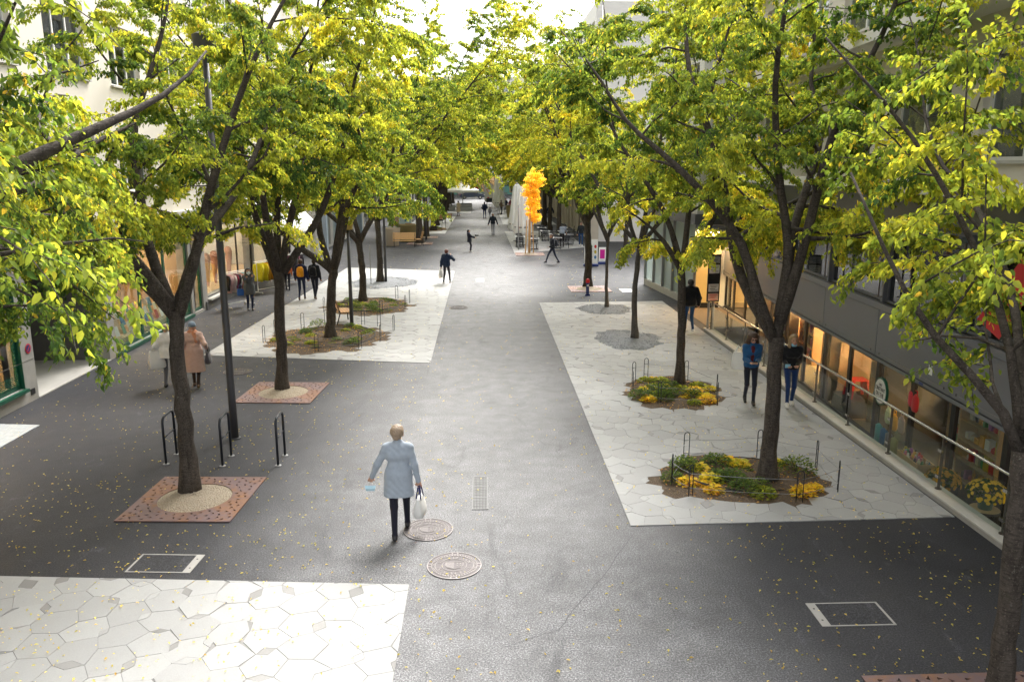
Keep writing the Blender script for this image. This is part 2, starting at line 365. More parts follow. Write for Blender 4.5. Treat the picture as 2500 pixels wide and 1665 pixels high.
def paving(name, reg, seed, rot=8, a=.29, singles=300, inlay=.5):
    """convex region (counter-clockwise) laid with irregular hexagonal stones and diamond inlays"""
    rg = random.Random(seed); cr, sr = math.cos(R(rot)), math.sin(R(rot))
    base = MB(); base.add([(x,y,.008) for x,y in reg], [tuple(range(len(reg)))])
    root = structure(base.build(name, M['mortar']))
    xs = [p[0] for p in reg]; ys = [p[1] for p in reg]; cx0, cy0 = sum(xs)/len(xs), sum(ys)/len(ys); rad = max(math.hypot(x-cx0,y-cy0) for x,y in reg)+1
    n = int(rad/(1.5*a))+1; m = int(rad/(1.732*a))+1
    jit = {}; opened = {}; used = set()
    def V(x, y):
        k = (round(x*200), round(y*200))
        if k not in jit: t = rg.uniform(0,6.283); r = rg.uniform(.015,.06); jit[k] = (x+r*math.cos(t), y+r*math.sin(t))
        return k
    cells = []; edges = []
    for i in range(-n, n+1):
        for j in range(-m, m+1):
            x = 1.5*a*i; y = 1.732*a*(j+.5*(i%2)); ks = [V(x+a*math.cos(R(60*q)), y+a*math.sin(R(60*q))) for q in range(6)]
            cells.append(((x,y), ks)); edges += [tuple(sorted((ks[q], ks[(q+1)%6]))) for q in range(6)]
    edges = sorted(set(edges)); rg.shuffle(edges)
    for e in edges:
        if e[0] in used or e[1] in used or rg.random() > .30: continue
        A, B = jit[e[0]], jit[e[1]]; w = rg.uniform(.2,.36); mx, my = (A[0]+B[0])/2, (A[1]+B[1])/2; dx, dy = B[0]-A[0], B[1]-A[1]
        opened[e] = ((mx-dy*w, my+dx*w), (mx+dy*w, my-dx*w)); used.update(e)
    polys = []
    for c, ks in cells:
        p = []
        for q in range(6):
            p.append(jit[ks[q]]); e = tuple(sorted((ks[q], ks[(q+1)%6])))
            if e in opened: p.append(min(opened[e], key=lambda o: (o[0]-c[0])**2+(o[1]-c[1])**2))
        polys.append((p, 0))
    for e, (o1, o2) in opened.items(): polys.append(([jit[e[0]], o1, jit[e[1]], o2], 1))
    st = []
    for p, kind in polys:
        p = [(cx0+x*cr-y*sr, cy0+x*sr+y*cr) for x,y in p]
        if area(p) < 0: p = p[::-1]
        p = clip(p, reg)
        if len(p) < 3 or area(p) < .0015: continue
        mx = sum(q[0] for q in p)/len(p); my = sum(q[1] for q in p)/len(p)
        if hole(mx, my): continue
        r = math.sqrt(area(p)/3.14); s = 1-.0032/r; p = [(mx+(x-mx)*s, my+(y-my)*s) for x,y in p]
        st.append((my*my+mx*mx, p, kind))
    st.sort(key=lambda t: t[0]); rest = []; 
    for idx, (d, p, kind) in enumerate(st):
        top = .0145+rg.uniform(0,.003); tone = rg.random(); m_ = 1 if kind and rg.random() < inlay else 0
        if idx < singles:
            mb = MB().prism(p, .001, top); me = bpy.data.meshes.new('paving_stone'); me.from_pydata(mb.v, [], mb.f)
            at = me.attributes.new('tone', 'FLOAT', 'POINT'); at.data.foreach_set('value', [tone]*len(mb.v))
            link('paving_stone', me, M['paving_dark'] if m_ else M['paving'], root)
        else: rest.append((p, top, tone, m_))
    if rest:
        mb = MB(); tn = []; mi = []
        for p, top, tone, m_ in rest:
            k = len(mb.f); mb.prism(p, .001, top); tn += [tone]*(2*len(p)); mi += [m_]*(len(mb.f)-k)
        me = bpy.data.meshes.new('paving_stones'); me.from_pydata(mb.v, [], mb.f); me.attributes.new('tone','FLOAT','POINT').data.foreach_set('value', tn)
        link('distant_paving_stones', me, [M['paving'], M['paving_dark']], root, kind='stuff'); me.polygons.foreach_set('material_index', mi)
    return root
paving('pavement', [(-9.4,2.5),(-1.0,2.5),(-1.0,9.83),(-9.4,10.5)], 3, 11, .285, 300)
paving('pavement', [(-8.3,23.5),(-1.47,22.25),(-1.41,42.9),(-7.43,44.7)], 4, 4, .285, 300)
paving('pavement', [(2.31,11.5),(7.58,11.62),(7.58,32.7),(2.40,32.5)], 5, 17, .285, 300, .3)
paving('pavement', [(-6.9,68.0),(-3.0,67.5),(-2.8,92.0),(-6.9,92.0)], 6, 5, .32, 0)
paving('pavement', [(2.2,51.6),(7.3,55.6),(7.4,70.0),(2.1,70.0)], 7, 9, .32, 0)
paving('pavement', [(-4.6,98),(-1.2,98),(-1.0,112),(-4.6,112)], 8, 5, .36, 0)
paving('pavement', [(2.2,78),(7.4,78),(7.4,104),(2.2,104)], 9, 5, .36, 0)
M['tar'] = pm('joint tar', (.045,.045,.048), .6)
# asphalt path seams: narrow sealed joints in the surfacing
for pts in ([(-3.35,22.1),(-3.6,19),(-3.85,15.6),(-3.9,13.9)], [(2.3,11.2),(1.6,9.9),(.9,8.7),(.2,8.35)], [(-5.9,11.9),(-6.6,11.6),(-7.8,11.1)]):
    mb = MB(); rg = random.Random(len(pts)); q = []
    for (x0,y0),(x1,y1) in zip(pts, pts[1:]):
        for k in range(8): t = k/8; q.append((x0+(x1-x0)*t+rg.uniform(-.02,.02), y0+(y1-y0)*t))
    q.append(pts[-1])
    for (x0,y0),(x1,y1) in zip(q, q[1:]): mb.quad((x0-.006,y0,.004),(x0+.006,y0,.004),(x1+.006,y1,.004),(x1-.006,y1,.004))
    structure(mb.build('asphalt_joint', M['tar']))
# cobbled corner patch by the left shop
mb = MB()
reg = [(-10.75,14.0),(-9.67,15.54),(-9.63,16.97),(-10.75,17.1)]
for i in range(30):
    for j in range(40):
        x, y = -10.8+i*.06*1.6, 13.9+j*.09; c = clip([(x,y),(x+.088,y),(x+.088,y+.082),(x,y+.082)], reg)
        if len(c) > 2 and area(c) > .001: mb.prism(c, .002, .012)
o = mb.build('cobbles', pm('pale cobble', (.38,.41,.43), .8, var=.3, scale=9)); structure(o)
# ---- kerb and court on the right
kb = structure(MB().box(7.62,7.9,4.0,26.55,-.7,.085).build('kerb', M['concrete']))
for i in range(9):
    y0 = 4.0+i*2.5; MB().box(7.6,7.92,y0+.004,min(y0+2.496,26.6),.0855,.125).build('kerb_stone', M['concrete_pale'], kb, bevel=.008)
structure(MB().box(7.93,10.4,4.0,26.9,-.75,-.6).build('sunken_court_floor', M['concrete_dark']))
mb = MB().hexa([(7.93,26.9,-.75),(9.6,26.9,-.75),(9.6,29.6,-.75),(7.93,29.6,-.75),(7.93,26.9,-.6),(9.6,26.9,-.6),(9.6,29.6,-.002),(7.93,29.6,-.002)])
structure(mb.build('ramp', M['concrete_dark']))
structure(MB().box(7.95,9.55,27.2,31.0,.004,.012).build('entrance_mat', pm('brown coir mat', (.20,.145,.09), .95, var=.3, scale=20, bump=.4)))
# ---- soil, gravel, grates
def mound(name, bed, mat, h, parent=None, k=1.12, seed=1):
    cx, cy_, rx, ry = bed; rg = random.Random(seed); V = []; nr, na = 9, 40
    for i in range(nr+1):
        r = i/nr*k
        for j in range(na):
            w = 2*math.pi*j/na; z = .0105 + max(0, h*(1-r*r/.85)) + (rg.uniform(0,.022) if r < .8 else 0)
            V.append((r*rx*math.cos(w), r*ry*math.sin(w), min(z, .0125) if r > .97 else z))
    F = [(i*na+j, i*na+(j+1)%na, (i+1)*na+(j+1)%na, (i+1)*na+j)[::-1] for i in range(nr) for j in range(na)]
    me = bpy.data.meshes.new(name); me.from_pydata(V, [], F); return link(name, me, mat, parent, True)
def gravel(bed, seed, label, n=1500):
    r = structure(mound('gravel_patch', bed, M['gravelbed'], .03, None, 1.14, seed)); r.location = (bed[0], bed[1], 0)
    rg = np.random.default_rng(seed); mb = MB()
    for i in range(n):
        w = rg.uniform(0,6.283); q = math.sqrt(rg.uniform(0,1))*1.02; s = rg.uniform(.012,.03); x, y = q*bed[2]*math.cos(w), q*bed[3]*math.sin(w); z = .012+.03*max(0,1-q*q)
        t = rg.uniform(0,6.283); P = [(x+s*math.cos(t+a), y+s*math.sin(t+a), z) for a in (0,2.1,4.2)]+[(x+rg.uniform(-.3,.3)*s, y, z+s*.8)]
        mb.add(P, [(0,1,3),(1,2,3),(2,0,3)])
    mb.build('gravel_chips', M['gravel'], r, kind='stuff')
gravel(BEDS['G3'], 1, ''); gravel(BEDS['G4'], 2, ''); gravel(BEDS['G5'], 3, '')
def grate_half():
    """half of a square steel tree grate with a half-round opening and small triangular cut-outs"""
    S, Rr = .925, .60; bm = bmesh.new(); rg = random.Random(5)
    loops = [[(-S,.002),(-Rr,.002)] + [(-Rr*math.cos(math.pi*k/24), max(.002, Rr*math.sin(math.pi*k/24))) for k in range(1,24)] + [(Rr,.002),(S,.002),(S,S),(-S,S)]]
    cs = []
    for t in range(4000):
        x, y = rg.uniform(-S+.07,S-.07), rg.uniform(.06,S-.07)
        if math.hypot(x,y) < Rr+.07 or any((x-a)**2+(y-b)**2 < .108**2 for a,b in cs): continue
        cs.append((x,y)); w = rg.choice((0,60,120,180,240,300))+rg.uniform(-12,12)
        loops.append([(x+.048*math.cos(R(w)), y+.048*math.sin(R(w))), (x+.032*math.cos(R(w+125)), y+.032*math.sin(R(w+125))), (x+.032*math.cos(R(w+215)), y+.032*math.sin(R(w+215)))])
    es = []
    for lp in loops:
        vs_ = [bm.verts.new((x,y,0)) for x,y in lp]; es += [bm.edges.new((vs_[i], vs_[(i+1)%len(vs_)])) for i in range(len(vs_))]
    bmesh.ops.triangle_fill(bm, use_beauty=True, use_dissolve=False, edges=es)
    bmesh.ops.recalc_face_normals(bm, faces=bm.faces)
    if sum(f.normal.z for f in bm.faces) < 0: bmesh.ops.reverse_faces(bm, faces=bm.faces)
    top = list(bm.faces); ex = bmesh.ops.extrude_face_region(bm, geom=top)
    bmesh.ops.translate(bm, verts=[v for v in ex['geom'] if isinstance(v, bmesh.types.BMVert)], vec=(0,0,.018))
    me = bpy.data.meshes.new('plate'); bm.to_mesh(me); bm.free(); return me
GR = grate_half(); GR.materials.append(M['rust'])
def grate(loc, label, rz=0, sand='sand', fillr=.60):
    t = thing('tree_grate', label, 'grate', loc, rz, 'rusted tree grates')
    for a in (0,180):
        o = bpy.data.objects.new('plate', GR); COL.objects.link(o); o.parent = t; o.location = (0,0,.006); o.rotation_euler = (0,0,R(a))
    MB().box(-.92,.92,-.92,.92,.002,.005).build('pit_bed', M['black'], t)
    s = mound('gravel_fill', (0,0,fillr,fillr), M[sand], .06, t, 1.0, 4); s.location = (0,0,.002); return t
grate((-4.88,12.85,0), 'rusted steel tree grate around the trunk beside the cycle stands', -3)
grate((-4.95,19.35,0), 'rusted steel tree grate around the trunk behind the tall lamp pole', -4)
grate((5.08,6.72,0), 'rusted steel tree grate at the foot of the trunk next to the glass balustrade end', 0)
grate((4.98,36.2,0), 'sand-dusted tree grate behind the blue fire hydrant', 0, fillr=.66)
grate((3.15,51.3,0), 'tree grate around the staked golden sapling', 0)
grate((-4.45,58.9,0), 'tree grate beside the wooden bench and bronze planters', 0)
grate((-4.35,64.2,0), 'tree grate in front of the planted bed beyond the crossing', 0)
# ---- manholes, covers, drain
def ring(mb, r0, r1, z0, z1, n=48):
    V = [(r*math.cos(2*math.pi*k/n), r*math.sin(2*math.pi*k/n), z) for r,z in ((r0,z0),(r1,z0),(r1,z1),(r0,z1)) for k in range(n)]
    mb.add(V, [(i*n+k, ((i+1)%4)*n+k, ((i+1)%4)*n+(k+1)%n, i*n+(k+1)%n) for i in range(4) for k in range(n)])
def manhole(loc, label):
    t = thing('manhole_cover', label, 'manhole cover', loc, 0, 'cast iron manhole covers')
    MB().lathe([(.385,.001),(.385,.006)], n=48).build('frame', M['iron'], t)
    h = MB(); ring(h,.372,.385,.006,.013); ring(h,.318,.325,.006,.011); ring(h,.268,.275,.006,.011); ring(h,.17,.176,.006,.011)
    for k in range(48):
        w = 2*math.pi*k/48; c, s = math.cos(w), math.sin(w); p = lambda r, d: (r*c-d*s, r*s+d*c)
        a = [p(.283,-.008),p(.312,-.008),p(.312,.008),p(.283,.008)]; h.prism(a, .006, .011)
    for w in (0,90,180,270):
        c, s = math.cos(R(w)), math.sin(R(w)); p = lambda r, d: (r*c-d*s, r*s+d*c)
        h.prism([p(.326,-.045),p(.371,-.05),p(.371,-.03),p(.326,-.028)], .006, .011); h.prism([p(.326,.028),p(.371,.03),p(.371,.05),p(.326,.045)], .006, .011)
    h.build('raised_ribs', M['iron_hi'], t)
    le = MB()
    for half, a0 in ((0, 158), (1, -22)):
        for i, ch in enumerate('VILLE DE SION'):
            w = R(a0-i*11.3)
            if ch != ' ': add_text(le, ch, .075, Matrix.Translation((.198*math.cos(w), .198*math.sin(w), .006)) @ Matrix.Rotation(w-math.pi/2, 4, 'Z'), .004)
    le.build('lettering', M['iron_hi'], t, kind='stuff')
    sh = MB(); ol = [(-.12,.085),(.12,.085),(.125,0),(.09,-.07),(0,-.115),(-.09,-.07),(-.125,0)]
    sh.prism(ol, .006, .008); sl = sh.build('shield', M['iron'], t)
    st = MB()
    for i in range(len(ol)):
        a, b = ol[i], ol[(i+1)%len(ol)]; st.tube([(a[0],a[1],.009),(b[0],b[1],.009)], .004, 4)
    for k in range(9): x = -.112+k*.0125; st.box(x-.002,x+.002,-.1+abs(x)*.55,.083,.008,.0115)
    for cx, cz in ((.04,.045),(.085,.045),(.04,-.005),(.085,-.005)):
        pts = [((.018 if q%2 == 0 else .008)*math.cos(R(36*q+90))+cx, (.018 if q%2 == 0 else .008)*math.sin(R(36*q+90))+cz) for q in range(10)]; st.prism(pts, .008, .0115)
    st.build('emblem', M['iron_hi'], sl)
    return t
mh = manhole((-.41,10.34,.002), 'round cast iron manhole cover lettered VILLE DE SION, farther from the walking woman')
dup(mh, (-.85,11.5,.002), 4, 'round cast iron manhole cover lettered VILLE DE SION, right at the walking woman\'s heel')
dup(mh, (-6.7,21.5,.002), 30, 'round cast iron manhole cover in dark asphalt near the two women in coats')
dup(mh, (-.9,31.5,.002), 30, 'round manhole cover in pale asphalt between the two paved areas')
def access(loc, w, d, side, label, rz=0):
    t = thing('access_cover', label, 'access cover', loc, rz, 'rectangular access covers')
    MB().box(-w/2+.03,w/2-.03,-d/2+.02,d/2-.02,.002,.007).build('infill', M['asphalt'], t)
    b = .115; f = MB().box(-w/2,w/2,d/2-.02,d/2,.002,.009).box(-w/2,w/2,-d/2,-d/2+.02,.002,.009)
    s0, s1 = (.03, b) if side > 0 else (b, .03)
    f.box(-w/2,-w/2+s0,-d/2+.02,d/2-.02,.002,.009).box(w/2-s1,w/2,-d/2+.02,d/2-.02,.002,.009); f.build('frame', M['concrete'], t)
    sx = (w/2-b/2) if side > 0 else -(w/2-b/2)
    for y in (-.13,.13):
        k = MB(); k.lathe([(.014,.009),(.014,.0105)], (sx,y,0), 8); k.build('lifting_hole', M['black'], t)
access((-4.51,10.57,0), .92, .53, 1, 'asphalt-filled access cover framed in pale metal near the white paving corner', -4)
access((4.61,8.9,0), .93, .53, -1, 'asphalt-filled access cover in pale frame out in the dark asphalt', 0)
M['drain'] = pm('weathered drain steel', (.21,.21,.205), .7, .1, .25, 20)
dr = thing('drain_grate', 'long slotted steel drain grate set in pale asphalt', 'drain', (-.045,12.92,0), 0)
MB().box(-.13,.13,-.7,.7,.001,.004).build('channel', M['black'], dr)
f = MB().box(-.135,-.115,-.71,.71,.002,.012).box(.115,.135,-.71,.71,.002,.012)
for y in (-.71,-.245,.225,.69): f.box(-.115,.115,y,y+.02,.004,.012)
f.build('frame', M['drain'], dr)
for sct in range(3):
    b = MB(); y0 = -.69+sct*.468
    for k in range(9): x = -.1+k*.025; b.box(x-.0048,x+.0048,y0,y0+.445,.004,.0115)
    for k in range(1,4): b.box(-.115,.115,y0+k*.11,y0+k*.11+.008,.004,.0112)
    b.build('grating', M['drain'], dr)
pl = tag(MB().box(6.35,6.9,35.2,36.2,.002,.009).build('cover_plate', M['white'], None), 'square white cover plate in the asphalt near the glass pavilion', 'cover plate')
tag(MB().box(-.25,.15,38.8,40.0,.002,.008).build('cover_plate', M['concrete_pale'], None), 'small pale cover plate in the street middle near the man in navy', 'cover plate')
# ================================================================ buildings
# every facade is built in its own frame: x along the wall, +y out of the wall, z up; the root Empty turns it into place
def wall(mb, u0, u1, z0, z1, ops, y0, y1):
    us = sorted({u0,u1,*[o[0] for o in ops],*[o[1] for o in ops]}); zs = sorted({z0,z1,*[o[2] for o in ops],*[o[3] for o in ops]})
    us = [u for u in us if u0 <= u <= u1]; zs = [z for z in zs if z0 <= z <= z1]
    for za, zb in zip(zs, zs[1:]):
        run = None
        for ua, ub in zip(us, us[1:]):
            mu, mz = (ua+ub)/2, (za+zb)/2
            if any(o[0] < mu < o[1] and o[2] < mz < o[3] for o in ops):
                if run: mb.box(run[0],run[1],y0,y1,za,zb); run = None
            else: run = (run[0], ub) if run else (ua, ub)
        if run: mb.box(run[0],run[1],y0,y1,za,zb)
    return mb
def frame(mb, u0, u1, z0, z1, y0, y1, t, mull=(), trans=()):
    mb.box(u0,u1,y0,y1,z1-t,z1).box(u0,u1,y0,y1,z0,z0+t).box(u0,u0+t,y0,y1,z0+t,z1-t).box(u1-t,u1,y0,y1,z0+t,z1-t)
    for m in mull: mb.box(m-t*.5,m+t*.5,y0+.002,y1-.002,z0+t,z1-t)
    for z in trans: mb.box(u0+t,u1-t,y0+.004,y1-.004,z-t*.4,z+t*.4)
    return mb
def window(root, u0, u1, z0, z1, mat, glassm, yb=-.16, t=.07, nm=1, sill=None, back=None, trans=(), name='window'):
    mull = [u0+(u1-u0)*(i+1)/(nm+1) for i in range(nm)]
    w = frame(MB(), u0+.003, u1-.003, z0+.003, z1-.003, yb, yb+.07, t, mull, trans).build(name, mat, root)
    ed = [u0+t]+[m for m in mull]+[u1-t]
    for a, b in zip(ed, ed[1:]): MB().box(a+t*.4,b-t*.4,yb+.03,yb+.04,z0+t,z1-t).build('pane', glassm, w)
    if sill: MB().box(u0-.06,u1+.06,yb+.07,.07,z0-.05,z0-.002).build('sill', sill, w)
    if back: MB().box(u0,u1,yb-.5,yb-.45,z0,z1).build('blind', back, w)
    return w
def room(root, u0, u1, z0, z1, depth, y0=-.3, wallm='room', floorm='ply', lamps=3, lamp='lampwarm'):
    """open shop interior behind the glass: back wall, ends, floor, ceiling, lamps"""
    b = MB().box(u0,u1,y0-depth-.1,y0-depth,z0,z1).box(u0-.06,u0,y0-depth,y0,z0,z1).box(u1,u1+.06,y0-depth,y0,z0,z1).box(u0,u1,y0-depth,y0,z1,z1+.06)
    r = b.build('shop_interior', M[wallm], root)
    MB().box(u0,u1,y0-depth,y0,z0-.06,z0).build('shop_floor', M[floorm], r)
    for i in range(lamps):
        u = u0+(u1-u0)*(i+.5)/lamps; MB().box(u-.35,u+.35,y0-depth*.6-.06,y0-depth*.6+.06,z1-.05,z1-.02).build('ceiling_lamp', M[lamp], r)
    return r
rgb = random.Random(77)
PALETTE = [(.55,.05,.05),(.7,.35,.05),(.08,.2,.4),(.6,.55,.4),(.1,.3,.12),(.75,.7,.6),(.35,.12,.3),(.5,.4,.05),(.05,.05,.06),(.65,.2,.25)]
def tint(i): return cloth('goods %d' % (i%10), PALETTE[i%10], .2, .1)

# ---------------------------------------------------------------- left building (bookshop, entrance, fashion shop)
YE = 46.6; LB_ = thing('shop_building', 'cream building with green bookshop windows, recessed entrance and white awning', 'building', (-10.8,YE,0), -90)
Ly = lambda y: YE-y
def span(y0, y1): return (YE-y1, YE-y0)
uA = span(11.6,18.6); uE = span(19.15,23.0); uB = span(23.45,29.85); uS = span(30.1,31.1); uC = span(31.6,38.2); uV = span(38.45,45.9)
ops = [(*uA,.38,3.0),(*uE,-.1,3.1),(*uB,.12,3.05),(*uS,.12,3.05),(*uC,.42,3.2),(*uV,.08,3.3)]
gw = wall(MB(), 0, YE-4, -.1, 3.7, ops, -.45, 0); gw.build('ground_floor_wall', M['concrete'], LB_)
ups = []
for k, z in enumerate((4.75,7.85,10.95,14.05)):
    for i in range(11): y = 7.2+i*3.55; ups.append((*span(y,y+2.1), z, z+1.75))
wall(MB(), 0, YE-4, 3.705, 17.2, ups, -.40, -.012).build('upper_wall', M['plaster'], LB_)
MB().box(-.12,YE-4,-.012,.30,3.72,3.98).build('ledge', M['concrete_pale'], LB_, bevel=.01)
MB().box(-.15,YE-4,-.42,.45,17.2,17.5).build('cornice', M['concrete_pale'], LB_)
MB().box(0,YE-4,-11,-4.0,-.1,17.2).box(-.0,.3,-4.0,-.46,3.7,17.2).box(.3,YE-4,-4.0,-.46,17.0,17.19).build('rear_block', M['plaster'], LB_)
for i, o in enumerate(ups):
    window(LB_, *o, M['whiteframe'], M['glass_dark'], -.2, .06, 2, M['concrete_pale'], M['curtain'] if i%3 else M['shutter'])
# green bookshop windows with slim grilles
def grille(root, u0, u1, z0, n, y):
    for k in range(n): MB().box(u0+.09,u1-.09,y,y+.012,z0+k*.045,z0+k*.045+.014).build('grille_bar', M['greenframe'], root)
w = window(LB_, *uA, .38, 3.0, M['greenframe'], M['glass'], -.14, .1, 2); grille(w, *uA, .50, 6, -.06)
MB().box(uA[0]-.05,uA[1]+.06,-.07,.09,.30,.377).build('sill', M['greenframe'], w)
MB().box(uA[0],uA[0]+.02,-.07,.02,.38,3.0).build('frame_flange', M['greenframe'], w)
for k in range(24): MB().box(uA[0]+.11,uA[0]+.2,-.06,-.045,.75+k*.09,.79+k*.09).build('louvre', M['greenframe'], w)
room(LB_, uA[0], uA[1], .2, 3.1, 2.8, lamps=3)
w = window(LB_, *uB, .12, 3.05, M['greenframe'], M['glass'], -.14, .1, 2); grille(w, *uB, .24, 7, -.06)
for k in range(7): MB().box(uB[0]+.09,uB[1]-.09,-.06,-.048,2.62+k*.05,2.635+k*.05).build('grille_bar', M['greenframe'], w)
MB().box(uB[0]-.02,uB[1]+.05,-.07,.08,.02,.117).build('sill', M['greenframe'], w)
fs = MB().box(uS[0]-.1,uB[1]+.1,.002,.10,3.06,3.62).build('sign_fascia', M['greenframe'], LB_)
le = MB(); add_text(le, 'PAYOT', .42, Matrix.Translation(((uB[0]+uB[1])/2+.4,.101,3.2)) @ Matrix.Rotation(math.pi,4,'Z') @ Matrix.Rotation(math.pi/2,4,'X'), .006)
le.build('lettering', M['lettering_w'], fs, kind='stuff')
window(LB_, *uS, .12, 3.05, M['greenframe'], M['glass'], -.14, .09, 0)
room(LB_, uS[0], uB[1], .05, 3.1, 2.8, lamps=4)
# books on a sloping display behind the glass
dk = MB().hexa([(uB[0]+.2,-1.0,.15),(uB[1]-.2,-1.0,.15),(uB[1]-.2,-.35,.15),(uB[0]+.2,-.35,.15),(uB[0]+.2,-1.0,.95),(uB[1]-.2,-1.0,.95),(uB[1]-.2,-.35,.30),(uB[0]+.2,-.35,.30)])
dk.build('display_shelf', M['ply'], LB_)
for r_ in range(3):
    for i in range(13):
        u = uB[0]+.45+i*.44+rgb.uniform(-.05,.05); t_ = .12+.29*r_; y = -.35-.65*t_; z = .30+.65*t_
        o = MB().hexa([(-.11,0,0),(.11,0,0),(.11,.02,.0),(-.11,.02,0),(-.11,-.08,.30),(.11,-.08,.30),(.11,-.06,.30),(-.11,-.06,.30)]).build('book', cloth('book cover %d' % (i*3+r_)%9 if False else 'book cover %d' % ((i*5+r_*3)%9), [(.7,.65,.5),(.75,.72,.66),(.5,.1,.08),(.1,.25,.4),(.7,.5,.1),(.15,.35,.2),(.8,.78,.72),(.3,.3,.32),(.6,.45,.3)][(i*5+r_*3)%9], .35, 0))
        tag(o, 'book standing upright on the sloped display in the green-framed window', 'book', 'books in the window display'); o.location = (-10.8+y, YE-u, z+.005); o.rotation_euler = (0,0,R(-90+rgb.uniform(-8,8)))
# recessed entrance
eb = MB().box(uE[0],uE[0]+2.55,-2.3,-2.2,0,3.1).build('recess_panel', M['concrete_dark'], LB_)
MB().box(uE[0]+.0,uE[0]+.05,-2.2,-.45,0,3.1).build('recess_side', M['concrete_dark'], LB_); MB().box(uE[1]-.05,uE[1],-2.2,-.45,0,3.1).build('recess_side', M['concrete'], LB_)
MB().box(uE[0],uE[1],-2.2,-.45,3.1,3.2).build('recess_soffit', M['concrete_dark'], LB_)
d = frame(MB(), uE[0]+2.6, uE[1]-.06, .02, 3.05, -2.3, -2.22, .07, (), (2.3,)).build('door', M['darkmetal'], LB_); MB().box(uE[0]+2.67,uE[1]-.13,-2.28,-2.26,.09,2.98).build('pane', M['glass_dark'], d)
MB().box(uE[0]+2.55,uE[1],-2.9,-2.8,0,3.1).build('dark_lobby', M['black'], LB_)
MB().cyl((uE[0]+2.8,-2.2,.95),(uE[0]+2.8,-2.2,1.35),.018,n=8).build('door_handle', M['chrome'], d)
MB().box(uE[0]+.002,uE[1]-.002,-2.2,.02,.003,.03).build('entrance_floor', M['concrete_pale'], LB_)
pq = MB().box(uE[0]+1.1,uE[0]+1.9,-2.195,-2.17,1.55,2.35).build('name_plate', M['black'], LB_)
ln = MB()
for k in range(5): ln.box(uE[0]+1.25,uE[0]+1.75-.06*(k%3),-2.169,-2.166,2.15-.11*k,2.175-.11*k)
ln.build('plate_lettering', M['lettering_w'], pq, kind='stuff')
MB().box(uA[0]-.40,uA[0]-.22,.002,.012,.16,.30).build('vent_grille', M['darkmetal'], LB_)
for k in range(3): MB().box(uE[1]+.0,YE-4,.001,.006,1.0+k*0.0-.004 if k == 0 else 1.95-.004,1.0+.004 if k == 0 else 1.954).build('panel_joint', M['concrete_dark'], LB_) if k < 2 else None
sg = thing('parking_sign', 'small round no-parking sign in red and blue on the concrete pillar', 'sign', (-10.795,18.93,1.28), -90)
mb = MB(); V = lambda r, n=24: [(r*math.cos(6.2832*k/n), r*math.sin(6.2832*k/n)) for k in range(n)]
for nm, r, y, mt in (('rim',.115,.012,'red'),('face',.088,.016,'blue')):
    m_ = MB(); m_.prism(V(r),0,.004); o = m_.build(nm, M[mt], sg); o.rotation_euler = (R(-90),0,0); o.location = (0,y-.006,0)
m_ = MB().box(-.085,.085,.0165,.018,-.011,.011).build('slash', M['red'], sg); m_.rotation_euler = (0,R(45),0)
# fashion shop: light interior, sill, lettering on the glass
w = window(LB_, *uC, .42, 3.2, M['darkmetal'], M['glass'], -.12, .05, 2); MB().box(uC[0]-.1,uC[1]+.05,-.05,.16,.34,.418).build('sill', M['concrete_pale'], w)
MB().box(uC[0]-.2,uC[1]+.3,.002,.06,0,.33).build('plinth', M['concrete_dark'], LB_)
w = window(LB_, *uV, .08, 3.3, M['darkmetal'], M['glass'], -.12, .05, 2)
room(LB_, uV[0]+.05, uC[1], .1, 3.35, 3.4, lamps=8, lamp='lampmild', wallm='plaster_w')
MB().box(uC[0]-.24,uC[0]-.02,-.3,-.12,.1,3.3).build('timber_post', M['woodpale'], LB_)
le = MB(); add_text(le, 'VERO MODA', .62, Matrix.Translation((uV[1]-2.6,-.078,2.35)) @ Matrix.Rotation(math.pi,4,'Z') @ Matrix.Rotation(math.pi/2,4,'X'), .003, .8)
le.build('window_lettering', M['lettering'], w, kind='stuff')
# display goods in the fashion windows
for i in range(6):
    u = uC[0]+.8+i*1.0; m_ = MB().tube([(0,0,.0),(0,0,.5),(0,.02,.95),(0,0,1.2),(0,0,1.36),(0,0,1.42)],[.05,.11,.16,.2,.14,.05],12,sq=.6)
    o = m_.build('dress_form', cloth('form %d' % (i%3), [(.7,.42,.33),(.75,.7,.62),(.6,.3,.2)][i%3])); o.location = (-10.8-.9,YE-u,.5); tag(o, 'clothed dress form behind the fashion shop window', 'dress form', 'dress forms in the shop window'); 
aw = thing('awning', 'white shop awning lettered VERO MODA stretched out over the clothes racks', 'awning', (-10.8,YE,0), -90)
u0, u1 = span(37.0,44.8)
MB().hexa([(u0,.05,4.20),(u1,.05,4.20),(u1,1.75,2.46),(u0,1.75,2.46),(u0,.05,4.225),(u1,.05,4.225),(u1,1.75,2.485),(u0,1.75,2.485)]).build('canopy', M['awning'], aw)
MB().hexa([(u0,1.755,2.28),(u1,1.755,2.28),(u1,1.77,2.28),(u0,1.77,2.28),(u0,1.755,2.47),(u1,1.755,2.47),(u1,1.77,2.47),(u0,1.77,2.47)]).build('valance', M['awning'], aw)
MB().cyl((u0-.1,.1,4.26),(u1+.1,.1,4.26),.10,n=12).build('roller_tube', M['concrete_dark'], aw, 40)
for u in (u0+.05,u1-.05): MB().tube([(u,.02,2.75),(u,.9,2.6),(u,1.74,2.44)],.022,6).build('folding_arm', M['darkmetal'], aw)
sl = math.atan2(4.21-2.47,1.70); le = MB(); add_text(le, 'VERO MODA', .95, Matrix.Translation(((u0+u1)/2+.2,1.2,3.06)) @ Matrix.Rotation(math.pi,4,'Z') @ Matrix.Rotation(sl,4,'X'), .004, .85)
le.build('awning_lettering', M['lettering'], aw, kind='stuff')
